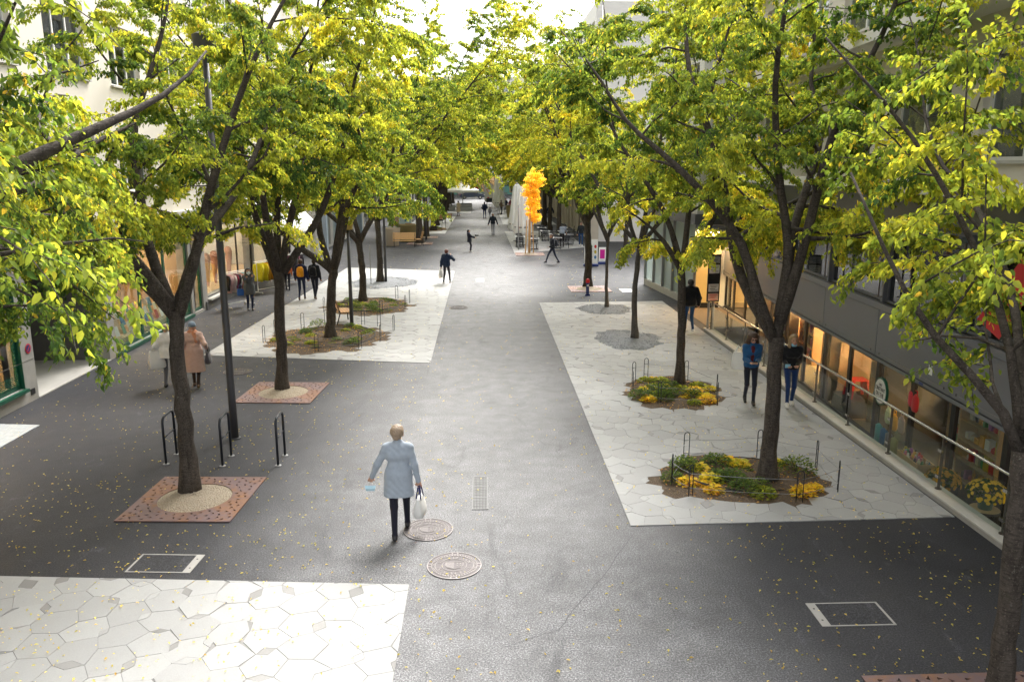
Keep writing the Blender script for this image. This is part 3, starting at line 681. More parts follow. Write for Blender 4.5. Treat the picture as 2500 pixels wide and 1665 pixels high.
bs = thing('blade_sign', 'hanging sign, white and blue above a red block with white stripes, over the awning', 'sign', (-10.8,46.0,0), -90)
MB().box(0,.06,.15,1.25,4.95,6.4).build('white_field', M['white'], bs); MB().hexa([(0,.15,4.94),(.06,.15,4.94),(.06,1.25,4.94),(0,1.25,4.94),(0,.15,4.35),(.06,.15,4.35),(.06,.95,4.35),(0,.95,4.35)]).build('red_field', M['red'], bs)
for k in range(3): MB().box(.061,.066,.15,1.25,5.05+k*.14,5.05+k*.14+.05+.02*k).build('blue_stripe', cloth('sky blue stripe', (.25,.5,.6)), bs)
for k in range(2): MB().hexa([(.061,.3+.25*k,4.40),(.066,.3+.25*k,4.40),(.066,.36+.25*k,4.40),(.061,.36+.25*k,4.40),(.061,.55+.25*k,4.75),(.066,.55+.25*k,4.75),(.066,.61+.25*k,4.75),(.061,.61+.25*k,4.75)]).build('white_stripe', M['white'], bs)
MB().box(.01,.05,0,.15,4.6,4.66).box(.01,.05,0,.15,6.1,6.16).build('bracket', M['darkmetal'], bs)

# ---------------------------------------------------------------- left building beyond the crossing
Y2 = 141; B2 = thing('corner_building', 'pale grey building beyond the crossing with blue-grey columns and glazed shopfronts', 'building', (-10.6,Y2,0), -90)
L2 = Y2-52; ops2 = []; up2 = []
for i in range(17): u = .6+i*5.2; ops2.append((u, u+4.3, .15, 3.1))
for z in (4.6,7.6,10.6,13.4):
    for i in range(25): u = .8+i*3.55; up2.append((u, u+2.0, z, z+1.7))
ops2 = [o for o in ops2 if o[1] < L2-.3]; up2 = [o for o in up2 if o[1] < L2-.3]
wall(MB(), 0, L2, -.1, 3.6, ops2, -.4, 0).build('ground_floor_wall', M['concrete_pale'], B2); wall(MB(), 0, L2, 3.605, 16.2, up2, -.38, -.01).build('upper_wall', M['plaster_w'], B2)
MB().box(0,L2,-11,-2.6,-.1,16.2).box(L2-.3,L2,-2.6,-.41,-.1,16.2).build('rear_block', M['plaster_w'], B2)
MB().box(-.1,L2+.2,-.01,.5,3.62,3.9).build('ledge', M['concrete'], B2)
for i, o in enumerate(ops2): window(B2, *o, M['steel'], M['glass_milk'] if i > len(ops2)-4 else M['glass_dark'], -.16, .07, 1)
for o in up2: window(B2, *o, M['whiteframe'], M['glass_dark'], -.18, .06, 1, None, M['curtain'])
for i in range(4): MB().box(L2-.4-i*5.2,L2-i*5.2,.3,.7,0,3.62).build('column', pm('blue grey column', (.30,.36,.42), .5) if i == 0 else bpy.data.materials['blue grey column'], B2)
# ---------------------------------------------------------------- right grey building over the sunken court
AR = 86.3; RO = (7.913,4.0); RA = thing('office_building', 'anthracite-panelled building with warm-lit lower shops and striped blinds above', 'building', (*RO,0), AR)
ru = lambda y: (y-4.0)/math.cos(R(3.7))
UE = ru(31.25); jo = [ru(y) for y in (.7+4,7.15,10.4,13.65,16.9,20.15,23.4,26.65,29.9,31.25)]; jo[0] = 0
for a, b in zip(jo, jo[1:]):
    p = MB().box(a+.012,b-.012,-.05,.02,1.42,2.44).build('fascia_panel', M['greypanel'], RA, bevel=.006)
    MB().box(a+.2,b-.2,.02,.028,1.50,1.512).build('drip_line', M['steel'], p)
    for u in (a+.22,b-.22): MB().box(u-.015,u+.015,.02,.03,1.485,1.525).build('bolt', M['darkmetal'], p)
MB().box(0,UE,-.3,-.052,1.36,2.62).build('fascia_core', M['darkmetal'], RA); MB().box(0,UE,-.3,.035,1.33,1.40).build('lower_flange', M['greypanel'], RA)
MB().box(0,UE,-.3,.06,2.46,2.60).build('window_ledge', M['greypanel'], RA)
MB().box(0,UE,-9,-.301,4.35,5.0).box(0,UE,-.301,.0,4.35,4.98).build('upper_fascia', M['greypanel'], RA)
for i, (a, b) in enumerate(zip(jo, jo[1:])):
    w = window(RA, a+.06, b-.06, 2.62, 4.33, M['greypanel'], M['glass_refl'], -.16, .05, 0)
    sl = MB()
    for k in range(30): sl.box(a+.12,b-.12,-.30,-.285,2.9+k*.047,2.925+k*.047)
    sl.build('blind', M['blind'], w, kind='stuff')
    MB().box(a-.055,a+.055,-.16,.0,2.62,4.34).build('post', M['greypanel'], RA)
    h = MB().tube([(a-.12,.04,2.75),(a-.12,.12,2.75),(a-.12,.12,4.2),(a-.12,.04,4.2)],.018,6).build('guide_bar', M['bronze_post'], RA)
MB().box(.05,UE-.05,-2.6,-2.5,2.62,4.34).build('office_backwall', M['room_dark'], RA)
rst = MB().hexa([(ru(11.2),.005,4.3),(ru(11.9),.005,4.3),(ru(11.9),.012,4.3),(ru(11.2),.012,4.3),(ru(12.4),.005,2.75),(ru(13.1),.005,2.95),(ru(13.1),.012,2.95),(ru(12.4),.012,2.75)]).build('red_banner', M['red'], RA)
# lower shop fronts: glazing bays
bays = []; 
for a, b in zip(jo, jo[1:]): bays += [(a, (a+b)/2), ((a+b)/2, b)]
for i, (a, b) in enumerate(bays):
    z0 = -.58 if b < ru(28.5) else .05
    if b > ru(28.5): MB().box(a,b,-.25,-.02,-.6,.048).build('plinth', M['darkmetal'], RA)
    window(RA, a, b, z0, 1.33, M['darkmetal'], M['glass'], -.16, .055 if i%2 else .09, 0)
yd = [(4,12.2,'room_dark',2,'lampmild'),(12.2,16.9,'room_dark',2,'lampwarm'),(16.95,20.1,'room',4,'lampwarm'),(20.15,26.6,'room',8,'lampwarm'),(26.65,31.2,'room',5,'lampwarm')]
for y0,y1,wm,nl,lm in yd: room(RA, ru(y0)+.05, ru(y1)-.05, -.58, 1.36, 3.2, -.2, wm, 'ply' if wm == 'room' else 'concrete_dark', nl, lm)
MB().box(0,UE,-9,-3.6,-.6,4.35).build('rear_block', M['concrete_dark'], RA)
upr = []
for z in (5.6,8.6,11.6):
    for i in range(8): u = .7+i*3.4; upr.append((u, u+2.3, z, z+1.8))
wall(MB(), 0, UE, 5.0, 14.6, upr, -.35, -.012).build('upper_wall', M['plaster'], RA); MB().box(0,UE,-9,-3.0,5.0,14.6).box(UE-.3,UE,-3,-.36,5,14.6).build('upper_block', M['plaster'], RA)
for o in upr: window(RA, *o, M['whiteframe'], M['glass_dark'], -.2, .06, 1, M['concrete_pale'], M['curtain'])
for z in (5.02,8.0,11.0): MB().box(0,UE,-.01,.75,z,z+.22).build('balcony_slab', M['plaster_w'], RA)
st = MB().box(ru(14.35),ru(14.5),.021,.024,1.62,1.80).build('paper_sticker', M['white'], RA)
st = MB().box(ru(14.62),ru(14.78),.036,.039,1.345,1.395).build('number_plate', M['blue'], RA)
# round hanging shop sign in the doorway and the goods on show
sg = thing('round_sign', 'round cream shop sign with green rim and dark lettering hanging in the doorway', 'sign', (8.46,15.95,.86), AR)
for nm, r, th, mt in (('rim',.30,.05,'greenframe'),('face',.262,.058,'offwhite')):
    m_ = MB(); m_.prism(V(r,32),-th/2,th/2); o = m_.build(nm, M[mt], sg); o.rotation_euler = (R(90),0,0)
le = MB()
for tx, z, s_ in (("L'INSTANT",.01,.12),("DU THE",-.11,.13),("CHEZ",.12,.07)): add_text(le, tx, s_, Matrix.Translation((0,.031,z)) @ Matrix.Rotation(math.pi,4,'Z') @ Matrix.Rotation(math.pi/2,4,'X'), .003, .8)
le.build('lettering', M['lettering'], sg, kind='stuff'); MB().cyl((0,0,.3),(0,0,.5),.012,n=6).build('hanger', M['darkmetal'], sg)
def rpos(y, d, z):   # point d metres behind the right facade at street distance y
    x = RO[0]+(y-4)*math.tan(R(3.7)); return (x+d*math.cos(R(3.7)), y-d*math.sin(R(3.7)), z)
def shelf(y, d, n, label, seed, h=1.6, w=1.3):
    rg = random.Random(seed); s = thing('shelf_unit', label, 'shelf', rpos(y,d,-.58), AR, 'shelves inside the lower shops')
    for x in (-w/2,w/2): MB().box(x-.02,x+.02,-.18,.18,0,h).build('side_panel', M['ply'], s)
    for k in range(n): MB().box(-w/2+.02,w/2-.02,-.18,.18,.1+k*h/n,.13+k*h/n).build('shelf_board', M['ply'], s)
    MB().box(-w/2+.02,w/2-.02,-.19,-.175,.1,h).build('back_panel', M['ply'], s)
    q = 0
    for k in range(n):
        x = -w/2+.1
        while x < w/2-.12:
            ww, hh = rg.uniform(.06,.16), rg.uniform(.1,h/n-.08); kind = rg.random(); q += 1
            m_ = MB().box(-ww/2,ww/2,-.06,.06,0,hh) if kind < .5 else MB().lathe([(ww*.35,0),(ww*.5,hh*.3),(ww*.45,hh*.7),(ww*.2,hh*.9),(ww*.22,hh)], n=10)
            o = m_.build('jar' if kind >= .5 else 'boxed_item', tint(rg.randrange(10)), None, 40); c = Vector((x+ww/2,.02,.131+k*h/n)); c.rotate(Matrix.Rotation(R(AR),3,'Z')); o.location = s.location+c; o.rotation_euler = (0,0,R(AR))
            tag(o, ('jar' if kind >= .5 else 'small boxed item')+' standing on a shelf inside the lower shops', 'jar' if kind >= .5 else 'box', 'goods on the shop shelves'); x += ww+.03
    return s
for i, (y, d, n) in enumerate(((24.6,1.3,4),(22.6,1.5,4),(21.0,1.0,4),(18.9,1.5,4),(16.2,1.9,4),(19.6,2.6,4),(23.5,2.8,4),(17.6,.7,3),(20.6,.6,3),(13.9,.9,4),(25.6,.8,3))): shelf(y, d, n, ['plywood shelf of jars behind the lit window near the info sign','plywood shelf of goods behind the lit window','pale shelf with jars behind the woman in black','shelf of jars in the dim window by the red stool','shelf of goods behind the round sign','rear shelf deep in the warm shop','rear shelf at the back of the lit shop','low shelf of goods right behind the glass near the red stool','low shelf of goods close to the glass behind the person in black sweater','shelf of goods in the dim window near the toy crate','low shelf of goods nearest the info totem'][i], 50+i)
# red stool, hanging bags and coats by the door, crate of small toys
sto = thing('stool', 'red plastic stool standing in the lower shop window', 'stool', rpos(19.0,.55,-.15), AR)
MB().box(-.2,.2,-.2,.2,.44,.47).build('seat', M['red'], sto, bevel=.01)
for x in (-1,1):
    for y in (-1,1): MB().hexa([(x*.23-.03,y*.23-.03,0),(x*.23+.03,y*.23-.03,0),(x*.23+.03,y*.23+.03,0),(x*.23-.03,y*.23+.03,0),(x*.17-.03,y*.17-.03,.44),(x*.17+.03,y*.17-.03,.44),(x*.17+.03,y*.17+.03,.44),(x*.17-.03,y*.17+.03,.44)]).build('leg', M['red'], sto)
for z in (.2,): MB().box(-.2,.2,-.21,-.19,z,z+.2).box(-.2,.2,.19,.21,z,z+.2).build('apron', M['red'], sto)
MB().box(sto.location.x-.4,sto.location.x+.4,18.5,19.5,-.58,-.152).build('display_plinth', M['room_dark'])
tag(bpy.data.objects['display_plinth'], 'low dark plinth carrying the red stool', 'plinth')
def bag_mesh(w, h, t):
    m_ = MB().tube([(0,0,0),(0,0,h*.15),(0,0,h*.6),(0,0,h*.82),(0,0,h)],[w*.36,w*.5,w*.5,w*.42,w*.16],12,sq=t/w); m_.tube([(-.06,0,h*.97),(-.04,0,h*1.2),(.04,0,h*1.2),(.06,0,h*.97)],.012,5); return m_
for i, (y, z, c) in enumerate(((16.25,.05,(.5,.55,.35)),(15.95,.0,(.75,.36,.04)),(15.62,.05,(.35,.28,.25)),(15.3,.72,(.6,.03,.05)),(15.15,.66,(.5,.03,.03)))):
    o = bag_mesh(.26,.36,.1).build('bag', cloth('bag %d' % i, c), None, True); o.location = rpos(y,.12,z); o.rotation_euler = (0,0,R(AR)); tag(o, ['sage green bag','orange bag','mauve grey bag','crimson bag','dark red bag'][i]+' hanging by the shop door under the round sign', 'bag')
for i, (y, c) in enumerate(((16.15,(.10,.33,.34)),(15.9,(.02,.12,.28)),(15.65,(.16,.16,.18)),(15.4,(.3,.28,.1)))):
    o = MB().tube([(0,0,-.62),(0,0,-.3),(0,0,-.02),(0,0,.03)],[.16,.14,.13,.03],10,sq=.45).build('apron', cloth('apron %d' % i, c), None, True); o.location = rpos(y,-.1,.05-.02*i); o.rotation_euler = (0,0,R(AR)); tag(o, ['teal','navy blue','charcoal','olive'][i]+' textile hanging below the bags by the shop door', 'textile')
cr = thing('crate', 'open plywood crate of small colourful toys behind the balustrade glass', 'crate', (8.28,14.1,-.12), AR)
for p in ((-.42,.42,-.16,-.14,0,.2),(-.42,.42,.14,.16,0,.2),(-.42,-.40,-.14,.14,0,.2),(.40,.42,-.14,.14,0,.2),(-.42,.42,-.14,.14,.0,.02)): MB().box(*p).build('board', M['ply'], cr)
tb_ = thing('display_bench', 'low bench carrying the plywood toy crate', 'bench', (8.28,14.1,-.6), AR); MB().box(-.5,.5,-.17,.17,.44,.475).build('seat', M['wood'], tb_)
for x in (-.42,.42): MB().box(x-.03,x+.03,-.15,.15,0,.44).build('leg', M['wood'], tb_)
for i in range(34):
    x, y = rgb.uniform(-.36,.36), rgb.uniform(-.11,.11); o = MB(); r_ = rgb.uniform(.03,.05); o.ball((0,0,0),(r_,r_,r_*1.1),8,5); o.ball((0,0,r_*1.4),r_*.65,8,5); o = o.build('toy', tint(rgb.randrange(10)), None, True)
    c = Vector((x,y,.16+rgb.uniform(0,.06))); c.rotate(Matrix.Rotation(R(AR),3,'Z')); o.location = cr.location+c; tag(o, 'small colourful toy figure piled in the plywood crate', 'toy', 'toys in the crate')
# chrysanthemum pots on stumps
def mums(loc, label, s=1.0, tone=(.82,.52,.01)):
    t = thing('flower_pot', label, 'flower pot', loc); rg = np.random.default_rng(int(loc[1]*10))
    MB().lathe([(.10,0),(.13,.2),(.135,.22),(.12,.22),(.11,.2)], n=16).build('pot', cloth('green pot', (.05,.09,.05)), t, 40)
    fo = MB(); n = 900
    u = rg.normal(0,1,(n,3)); u[:,2] = np.abs(u[:,2]); u = unit(u); p = np.array([0,0,.22])+u*np.array([.30,.30,.24])*rg.uniform(.6,.97,(n,1)); col = np.array([.045,.085,.02])*rg.uniform(.6,1.4,(n,1))
    me = leaf_mesh('foliage', p, unit(u+rg.normal(0,.5,(n,3))), unit(rg.normal(0,1,(n,3))), rg.uniform(.04,.07,n), .5, col); o = bpy.data.objects.new('foliage', me); COL.objects.link(o); o.parent = t; o['kind'] = 'stuff'
    # one blossom mesh shared by every blossom
    fl = MB(); fl.ball((0,0,.008),(.012,.012,.008),6,4)
    for k in range(10): a = 6.283*k/10; c, s_ = math.cos(a), math.sin(a); fl.add([(0,0,.004),(.020*c-.008*s_,.020*s_+.008*c,.010),(.034*c,.034*s_,.002),(.020*c+.008*s_,.020*s_-.008*c,.010)],[(0,1,2,3)])
    me = bpy.data.meshes.new('blossom'); me.from_pydata(fl.v,[],fl.f); me.materials.append(cloth('yellow blossom %d' % int(tone[0]*100), tone, .25, 0)); cnt = 0
    while cnt < 150:
        v_ = unit(rg.normal(0,1,3)); 
        if v_[2] < -.05: continue
        o = bpy.data.objects.new('blossom', me); COL.objects.link(o); o.parent = t; o.location = np.array([0,0,.22])+v_*np.array([.31,.31,.26]); o.rotation_euler = Vector(v_).to_track_quat('Z','Y').to_euler(); o.scale = (rg.uniform(.8,1.25),)*3; cnt += 1
    return t
stp = thing('tree_stump', 'sawn log stump under the bright yellow flower pot', 'stump', (8.12,11.72,-.6)); MB().lathe([(.25,0),(.24,.35),(.235,.70)], n=20, ripple=.03, nr=5).build('log', M['bark'], stp, 40); MB().lathe([(.225,.70),(.22,.704)], n=20).build('cut_face', M['ply'], stp)
mums((8.12,11.72,.105), 'bright yellow chrysanthemum pot on a log stump behind the balustrade')
mums((8.16,13.0,-.2), 'duller yellow chrysanthemum pot behind the balustrade post', 1, (.55,.30,.02))
MB().box(7.95,8.4,12.7,13.3,-.6,-.202).build('plant_stand', M['room_dark']); tag(bpy.data.objects['plant_stand'], 'low dark stand under the duller flower pot', 'stand')
# ---------------------------------------------------------------- glass pavilion on the right
A_, B_ = Vector((8.45,31.1)), Vector((7.85,37.7)); ang = math.degrees(math.atan2(B_.y-A_.y, B_.x-A_.x)); LP = (B_-A_).length
RB = thing('glass_pavilion', 'shop pavilion with frosted white glazing and warm yellow display wall', 'building', (A_.x,A_.y,0), ang)
MB().box(0,LP,-.25,.04,.0,.28).build('base_kerb', M['concrete_pale'], RB)
for i in range(5):
    a, b = LP*i/5, LP*(i+1)/5; MB().box(a+.03,b-.03,-.08,-.06,.29,3.25).build('glass_panel', M['glass_milk'], RB); MB().box(a-.03,a+.03,-.10,.05,.28,3.3).build('mullion', M['steel'], RB)
MB().box(LP-.03,LP+.03,-.10,.05,.28,3.3).build('mullion', M['steel'], RB); MB().box(-.05,LP+.05,-6,.1,3.3,3.7).build('roof_edge', M['greypanel'], RB); MB().box(0,LP,-6,-.9,0,3.3).build('core_wall', M['plaster_w'], RB); pass
upb = [(.5+i*2.1,1.9+i*2.1,z,z+1.8) for z in (4.6,7.6,10.6) for i in range(3)]
wall(MB(),0,LP,3.7,14,upb,-.4,0).build('upper_wall', M['plaster_w'], RB); MB().box(0,LP,-6,-1.2,3.7,14).box(0,.3,-1.2,-.401,3.7,14).build('upper_block', M['plaster_w'], RB)
for o in upb: window(RB,*o,M['whiteframe'],M['glass_dark'],-.2,.06,1,None,M['curtain'])
rbk = thing('display_window', 'glowing yellow display wall with a dark plinth beside the grey building entrance', 'shop window', (8.5,31.02,0), 0)
MB().box(0,.95,.0,.06,.0,.22).build('plinth', M['darkmetal'], rbk); MB().box(0,.95,.005,.05,.22,3.1).build('display_panel', pm('warm yellow wall', (.80,.58,.24), .8, var=.05), rbk); MB().box(-.04,0,-.02,.06,0,3.1).build('edge_post', M['steel'], rbk)
MB().box(.05,.9,-.45,-.35,3.0,3.04).build('spot_lamp', M['lampwarm'], rbk); MB().box(-.05,1.0,-.9,.06,3.1,3.25).build('soffit', M['greypanel'], rbk)
# info totem
tt = thing('info_totem', 'dark information totem with white lettered plates beside the balustrade end', 'sign', (7.82,26.35,0), 8)
for x in (-.12,.05): MB().cyl((x,0,0),(x,0,2.5),.042,n=12).build('post', M['steel'], tt, 40)
MB().box(-.24,.20,-.075,-.045,1.05,2.65).build('board', M['darkmetal'], tt)
for k, (z0, z1, c) in enumerate(((2.36,2.58,'shutter'),(2.02,2.3,'offwhite'),(1.4,1.66,'offwhite'),(1.1,1.34,'pink'))):
    M.setdefault('pink', pm('faded pink plate', (.66,.42,.36), .6)); p = MB().box(-.20,.16,-.08,-.0755,z0,z1).build('plate', M[c], tt); m_ = MB()
    for q in range(4): m_.box(-.15+.03*(q%2),.12-.04*(q%3),-.0822,-.0805,z1-.06-q*.055,z1-.042-q*.055)
    m_.build('plate_lettering', M['lettering'] if c != 'pink' else M['red'], p, kind='stuff')
# balustrade: each glass panel and post is a part
bl = thing('balustrade', 'glass balustrade with steel handrail along the sunken court', 'balustrade', (7.79,26.3,.125), -90)
MB().tube([(0,0,.80),(0,0,.90),(.12,0,.93),(21.5,0,.93)],.024,10).build('handrail', M['chrome'], bl, 40)
py = [0.05]; 
while py[-1] < 21: py.append(py[-1]+1.72)
for i, u in enumerate(py):
    p = MB().box(u-.014,u+.014,-.02,.02,.0,.915).build('post', M['bronze_post'], bl, bevel=.003); MB().lathe([(.055,0),(.055,.014)], (u,0,0), 14).build('foot_plate', M['bronze_post'], p)
    for z in (.2,.66): MB().box(u-.05,u+.05,-.055,-.02,z,z+.05).build('clamp', M['chrome'], p)
    if i+1 < len(py): MB().box(u+.03,py[i+1]-.03,-.045,-.033,.04,.80).build('glass_panel', M['glass_rail'], bl)
# ---------------------------------------------------------------- cream building on the right beyond the terrace
RC = thing('cream_building', 'cream stone building with pilasters along the right beyond the terrace', 'building', (8.35,60,0), 90)
o3 = []; u3 = []
for i in range(16): o3.append((.9+i*5,3.7+i*5,.1,3.3))
for z in (4.8,7.9,11.0,14.0):
    for i in range(22): u3.append((.8+i*3.6,2.8+i*3.6,z,z+1.8))
wall(MB(),0,80.5,-.1,3.8,o3,-.5,0).build('ground_floor_wall', M['stone_clad'], RC); wall(MB(),0,80.5,3.805,17,u3,-.45,-.01).build('upper_wall', M['plaster_w'], RC); MB().box(0,80.5,-11,-3,-.1,17).box(0,.3,-3,-.51,-.1,17).build('rear_block', M['plaster_w'], RC)
MB().box(-.1,80.5,-.01,.3,3.82,4.1).build('ledge', M['stone_clad'], RC)
for o in o3: window(RC,*o,M['darkmetal'],M['glass_dark'],-.2,.07,1)
for o in u3: window(RC,*o,M['whiteframe'],M['glass_dark'],-.2,.06,1,None,M['curtain'])
for i in range(17): MB().box(-.1+i*5,.5+i*5,.0,.22,0,3.8).build('pilaster', M['stone_clad'], RC)
# ---------------------------------------------------------------- building closing the street
FB = thing('far_building', 'pale tall building closing the street with teal panels and a lit shopfront', 'building', (40,166,0), 180)
ops = [(36.0,42.5,.5,3.9),(29,34,.4,3.8),(46.2,48.8,0,3.6)]; ups = []
for z in (5.6,8.9,12.2,15.5,18.8):
    for i in range(20): ups.append((1+i*4, 3.2+i*4, z, z+2.1))
wall(MB(),0,80,-.1,4.6,ops,-.5,0).build('ground_floor_wall', M['teal'], FB); wall(MB(),0,80,4.605,23,ups,-.5,-.01).build('upper_wall', M['plaster_w'], FB); MB().box(0,80,-8,-3,-.1,23).build('rear_block', M['plaster_w'], FB)
for o in ups: window(FB,*o,M['whiteframe'],M['glass_dark'],-.25,.09,1)
MB().box(35.4,36,.002,.3,0,4.5).box(42.5,44.6,.002,.3,0,4.5).build('stone_pier', M['stone_clad'], FB)
window(FB,36.0,42.5,.5,3.9,M['wood'],M['glass'],-.2,.12,2); room(FB,36,42.5,.4,4,2.5,-.3,'room','ply',4,'lampmild'); window(FB,46.2,48.8,0,3.6,M['whiteframe'],M['glass_dark'],-.2,.2,1,name='door')
window(FB,29,34,.4,3.8,M['wood'],M['glass_dark'],-.2,.12,2)
sgn = MB().box(35.2,44.6,.05,.15,4.25,4.3).build('sign_rail', M['darkmetal'], FB)
for i in range(15): x = 35.6+i*.58; h = .5+.22*((i*7)%3); MB().box(x,x+.4,.16,.22,4.3,4.3+h).build('sign_letter', M['lettering_w'], sgn)
for i in range(7): o = MB().box(-.4,.4,-.1,.1,0,.5+.3*(i%3)).build('display_block', tint([0,0,3,9,2,0,1][i])); o.location = (40-36.6-i*.85,167.2,.5); tag(o, 'coloured display block in the far shop window', 'display', 'far shop window displays')
# ================================================================ trees
def grow(rg, p, d, length, step, wob, lift, r0, r1):
    pts = [np.array(p, float)]; d = unit(np.array(d, float)); n = max(2, int(length/step))
    for i in range(n):
        d = unit(d + rg.normal(0, wob, 3) + np.array([0,0,lift])); pts.append(pts[-1]+d*step)
    return pts
def rcut(P): n = .5*np.sin(P[:,1]*2.3+P[:,2]*1.9); return (P[:,0] > .82*(P[:,2]-5.5)-.0415*P[:,1]+n-.1) & ~((P[:,0] < 3.3) & (P[:,2] < 5.3+n*.5))
def make_tree(name, label, base, seed, limbs=None, hf=3.1, r0=.19, top=11.5, rad=5.0, nleaf=36000, leafL=.10, kind=LEAF2, trunk=None, tone=.36, bark='bark', nlimb=5,
              group='street trees in two rows', low=2.7, singles=0, wleaf=.52, cut=None, sec_step=.55, bias=(0,0), limbr=.62):
    rg = np.random.default_rng(seed); T = thing(name, label, 'tree', base, 0, group)
    trunk = trunk or [(0,0,0),(rg.normal(0,.03),rg.normal(0,.03),hf*.45),(rg.normal(0,.06),rg.normal(0,.06),hf)]
    tp = np.array(trunk, float); 
    # resample the trunk, add flare and knots
    n = 14; s = np.linspace(0,1,n); zz = np.linspace(0,1,len(tp)); P = np.stack([np.interp(s, zz, tp[:,k]) for k in range(3)],1)
    P[1:-1] += rg.normal(0,.012,(n-2,3))*[1,1,0]; P[0,2] = -.08
    rr = r0*(1-.22*s); rr[0] *= 1.5; rr[1] *= 1.28; rr[2] *= 1.1; rr[-1] *= 1.12; rr[-2] *= 1.08
    tb = MB(); tb.tube([tuple(p) for p in P], list(rr*(1+rg.normal(0,.025,n))), 16)
    fork = P[-1]; L = []
    for lim in (limbs or []):
        stop = lim[-1] is None; pts = [np.array(p, float) for p in lim if p is not None]; d = unit(pts[-1]-pts[-2]); d = unit(d+np.array([0,rg.normal(0,.25),.15]))
        rem = max(1.5, (top-pts[-1][2])*.75) if not stop else .6; pts += grow(rg, pts[-1], d, rem, .6, .17, .05, 0, 0)[1:]; L.append(pts)
    az = rg.uniform(0,6.28)
    for i in range(max(0, nlimb-len(L))):
        a = az+i*2.4+rg.normal(0,.25); sl = rg.uniform(.45,.95); d = (math.cos(a)*sl, math.sin(a)*sl, 1)
        L.append(grow(rg, fork-np.array([0,0,rg.uniform(0,.3)]), d, (top-hf)*rg.uniform(.8,1.0), .6, .16, .04, 0, 0))
    secs = []
    for pts in L:
        m = len(pts); q = np.array(pts); 
        # smooth explicit corners by resampling
        cum = np.concatenate([[0], np.cumsum(np.linalg.norm(np.diff(q,axis=0),axis=1))]); ln = cum[-1]
        k = max(6, int(ln/.4)); u = np.linspace(0, ln, k); q = np.stack([np.interp(u, cum, q[:,c]) for c in range(3)],1); q[1:-1] = .25*q[:-2]+.5*q[1:-1]+.25*q[2:]
        if cut is rcut:
            bad = np.where(~rcut(q+np.array(base)))[0]; bad = bad[bad > 2]
            if len(bad): q = q[:max(4, bad[0])]; k = len(q); u = u[:k]; ln = u[-1]
        ra = r0*limbr*(1-u/ln)**1.15+.012; tb.tube([tuple(p) for p in q], list(ra*(1+rg.normal(0,.03,k))), 10)
        x = ln*.22; side = rg.uniform(0,6.28)
        while x < ln:
            i = min(k-2, int(x/ln*(k-1))); p = q[i]; t = unit(q[i+1]-q[i]); side += 2.4+rg.normal(0,.4)
            h = np.array([math.cos(side), math.sin(side), 0]); out = unit(np.array([p[0]-0, p[1]-0, 0])+1e-3)
            d = unit(h*.9+np.array([bias[0],bias[1],0])+out*.35+t*.45+np.array([0,0,rg.uniform(-.1,.35)])); f = 1-.45*abs(x/ln-.35)
            le = rad*rg.uniform(.36,.62)*f
            sp = grow(rg, p, d, le, .34, .13, -.035-.02*(p[2] < 5), 0, 0); secs.append((sp, ra[i]*.5)); x += sec_step*rg.uniform(.7,1.3)
        secs.append((grow(rg, q[-1], unit(q[-1]-q[-2]), 1.6, .34, .2, -.05, 0, 0), .02))
    br = MB(); tw = []; tdir = []
    for sp, r in secs:
        q = np.array(sp); q[:,2] = np.where(q[:,2] < low, low+(low-q[:,2])*.4, q[:,2])
        if cut is not None:
            bad = np.where(~cut(q+np.array(base)))[0]; q = q[:bad[0]] if len(bad) else q
            if len(q) < 3: continue
        k = len(q)
        br.tube([tuple(p) for p in q], list(np.linspace(max(.012, min(r,.05)), .006, k)), 5, False)
        i = 1.0
        while i < k-1:
            j = int(i); p = q[j]+(q[j+1]-q[j])*(i-j); t = unit(q[j+1]-q[j]); a = rg.uniform(0,6.28)
            d = unit(t*.55+np.array([math.cos(a), math.sin(a), rg.uniform(-.35,.35)])); ls = rg.uniform(.35,.95)
            a_ = [p]; dd = d
            for c in range(3): dd = unit(dd+rg.normal(0,.15,3)+np.array([0,0,-.28])); a_.append(a_[-1]+dd*ls/3)
            tw.append(a_); i += .62
        e = q[-1]; dd = unit(q[-1]-q[-2]); a_ = [e]
        for c in range(3): dd = unit(dd+np.array([0,0,-.35])+rg.normal(0,.1,3)); a_.append(a_[-1]+dd*.25)
        tw.append(a_)
    tw = np.array(tw)
    if cut is not None: tw = tw[cut(tw[:,2,:]+np.array(base))]
    for a_ in tw: br.tube([tuple(p) for p in a_], [.006,.005,.004,.003], 3, False)
    tb.build('trunk', M[bark], T, True); br.build('branches', M[bark], T, True, kind='stuff')
    nt = len(tw); w = rg.uniform(.4,1.6,nt); w *= np.where(tw[:,2,2] > 6.8+.2*(base[1]+1), .35, 1.0); w /= w.sum(); ti = rg.choice(nt, nleaf, p=w); u = rg.uniform(.05,3.0,nleaf); j = np.minimum(u.astype(int),2); f = (u-j)[:,None]
    p = tw[ti,j]*(1-f)+tw[ti,j+1]*f; td = unit(tw[ti,j+1]-tw[ti,j])
    p += rg.normal(0,.045,(nleaf,3))*[1,1,.7]
    h = rg.normal(0,1,(nleaf,3)); h[:,2] *= .35
    ax = unit(unit(h)*.75+td*.45+np.array([0,0,-.75])+rg.normal(0,.2,(nleaf,3)))
    out = p-np.array([0,0,hf+3]); nr = unit(unit(out)*.5+rg.normal(0,.6,(nleaf,3))+np.array([0,0,.55]))
    Ls = leafL*rg.uniform(.62,1.2,nleaf)
    tt = rg.normal(tone,.09,nt)+.16*np.sin(tw[:,1,0]*1.1+seed)*np.cos(tw[:,1,1]*.9+seed*.7)+.10*np.sin(tw[:,1,2]*1.4+seed)
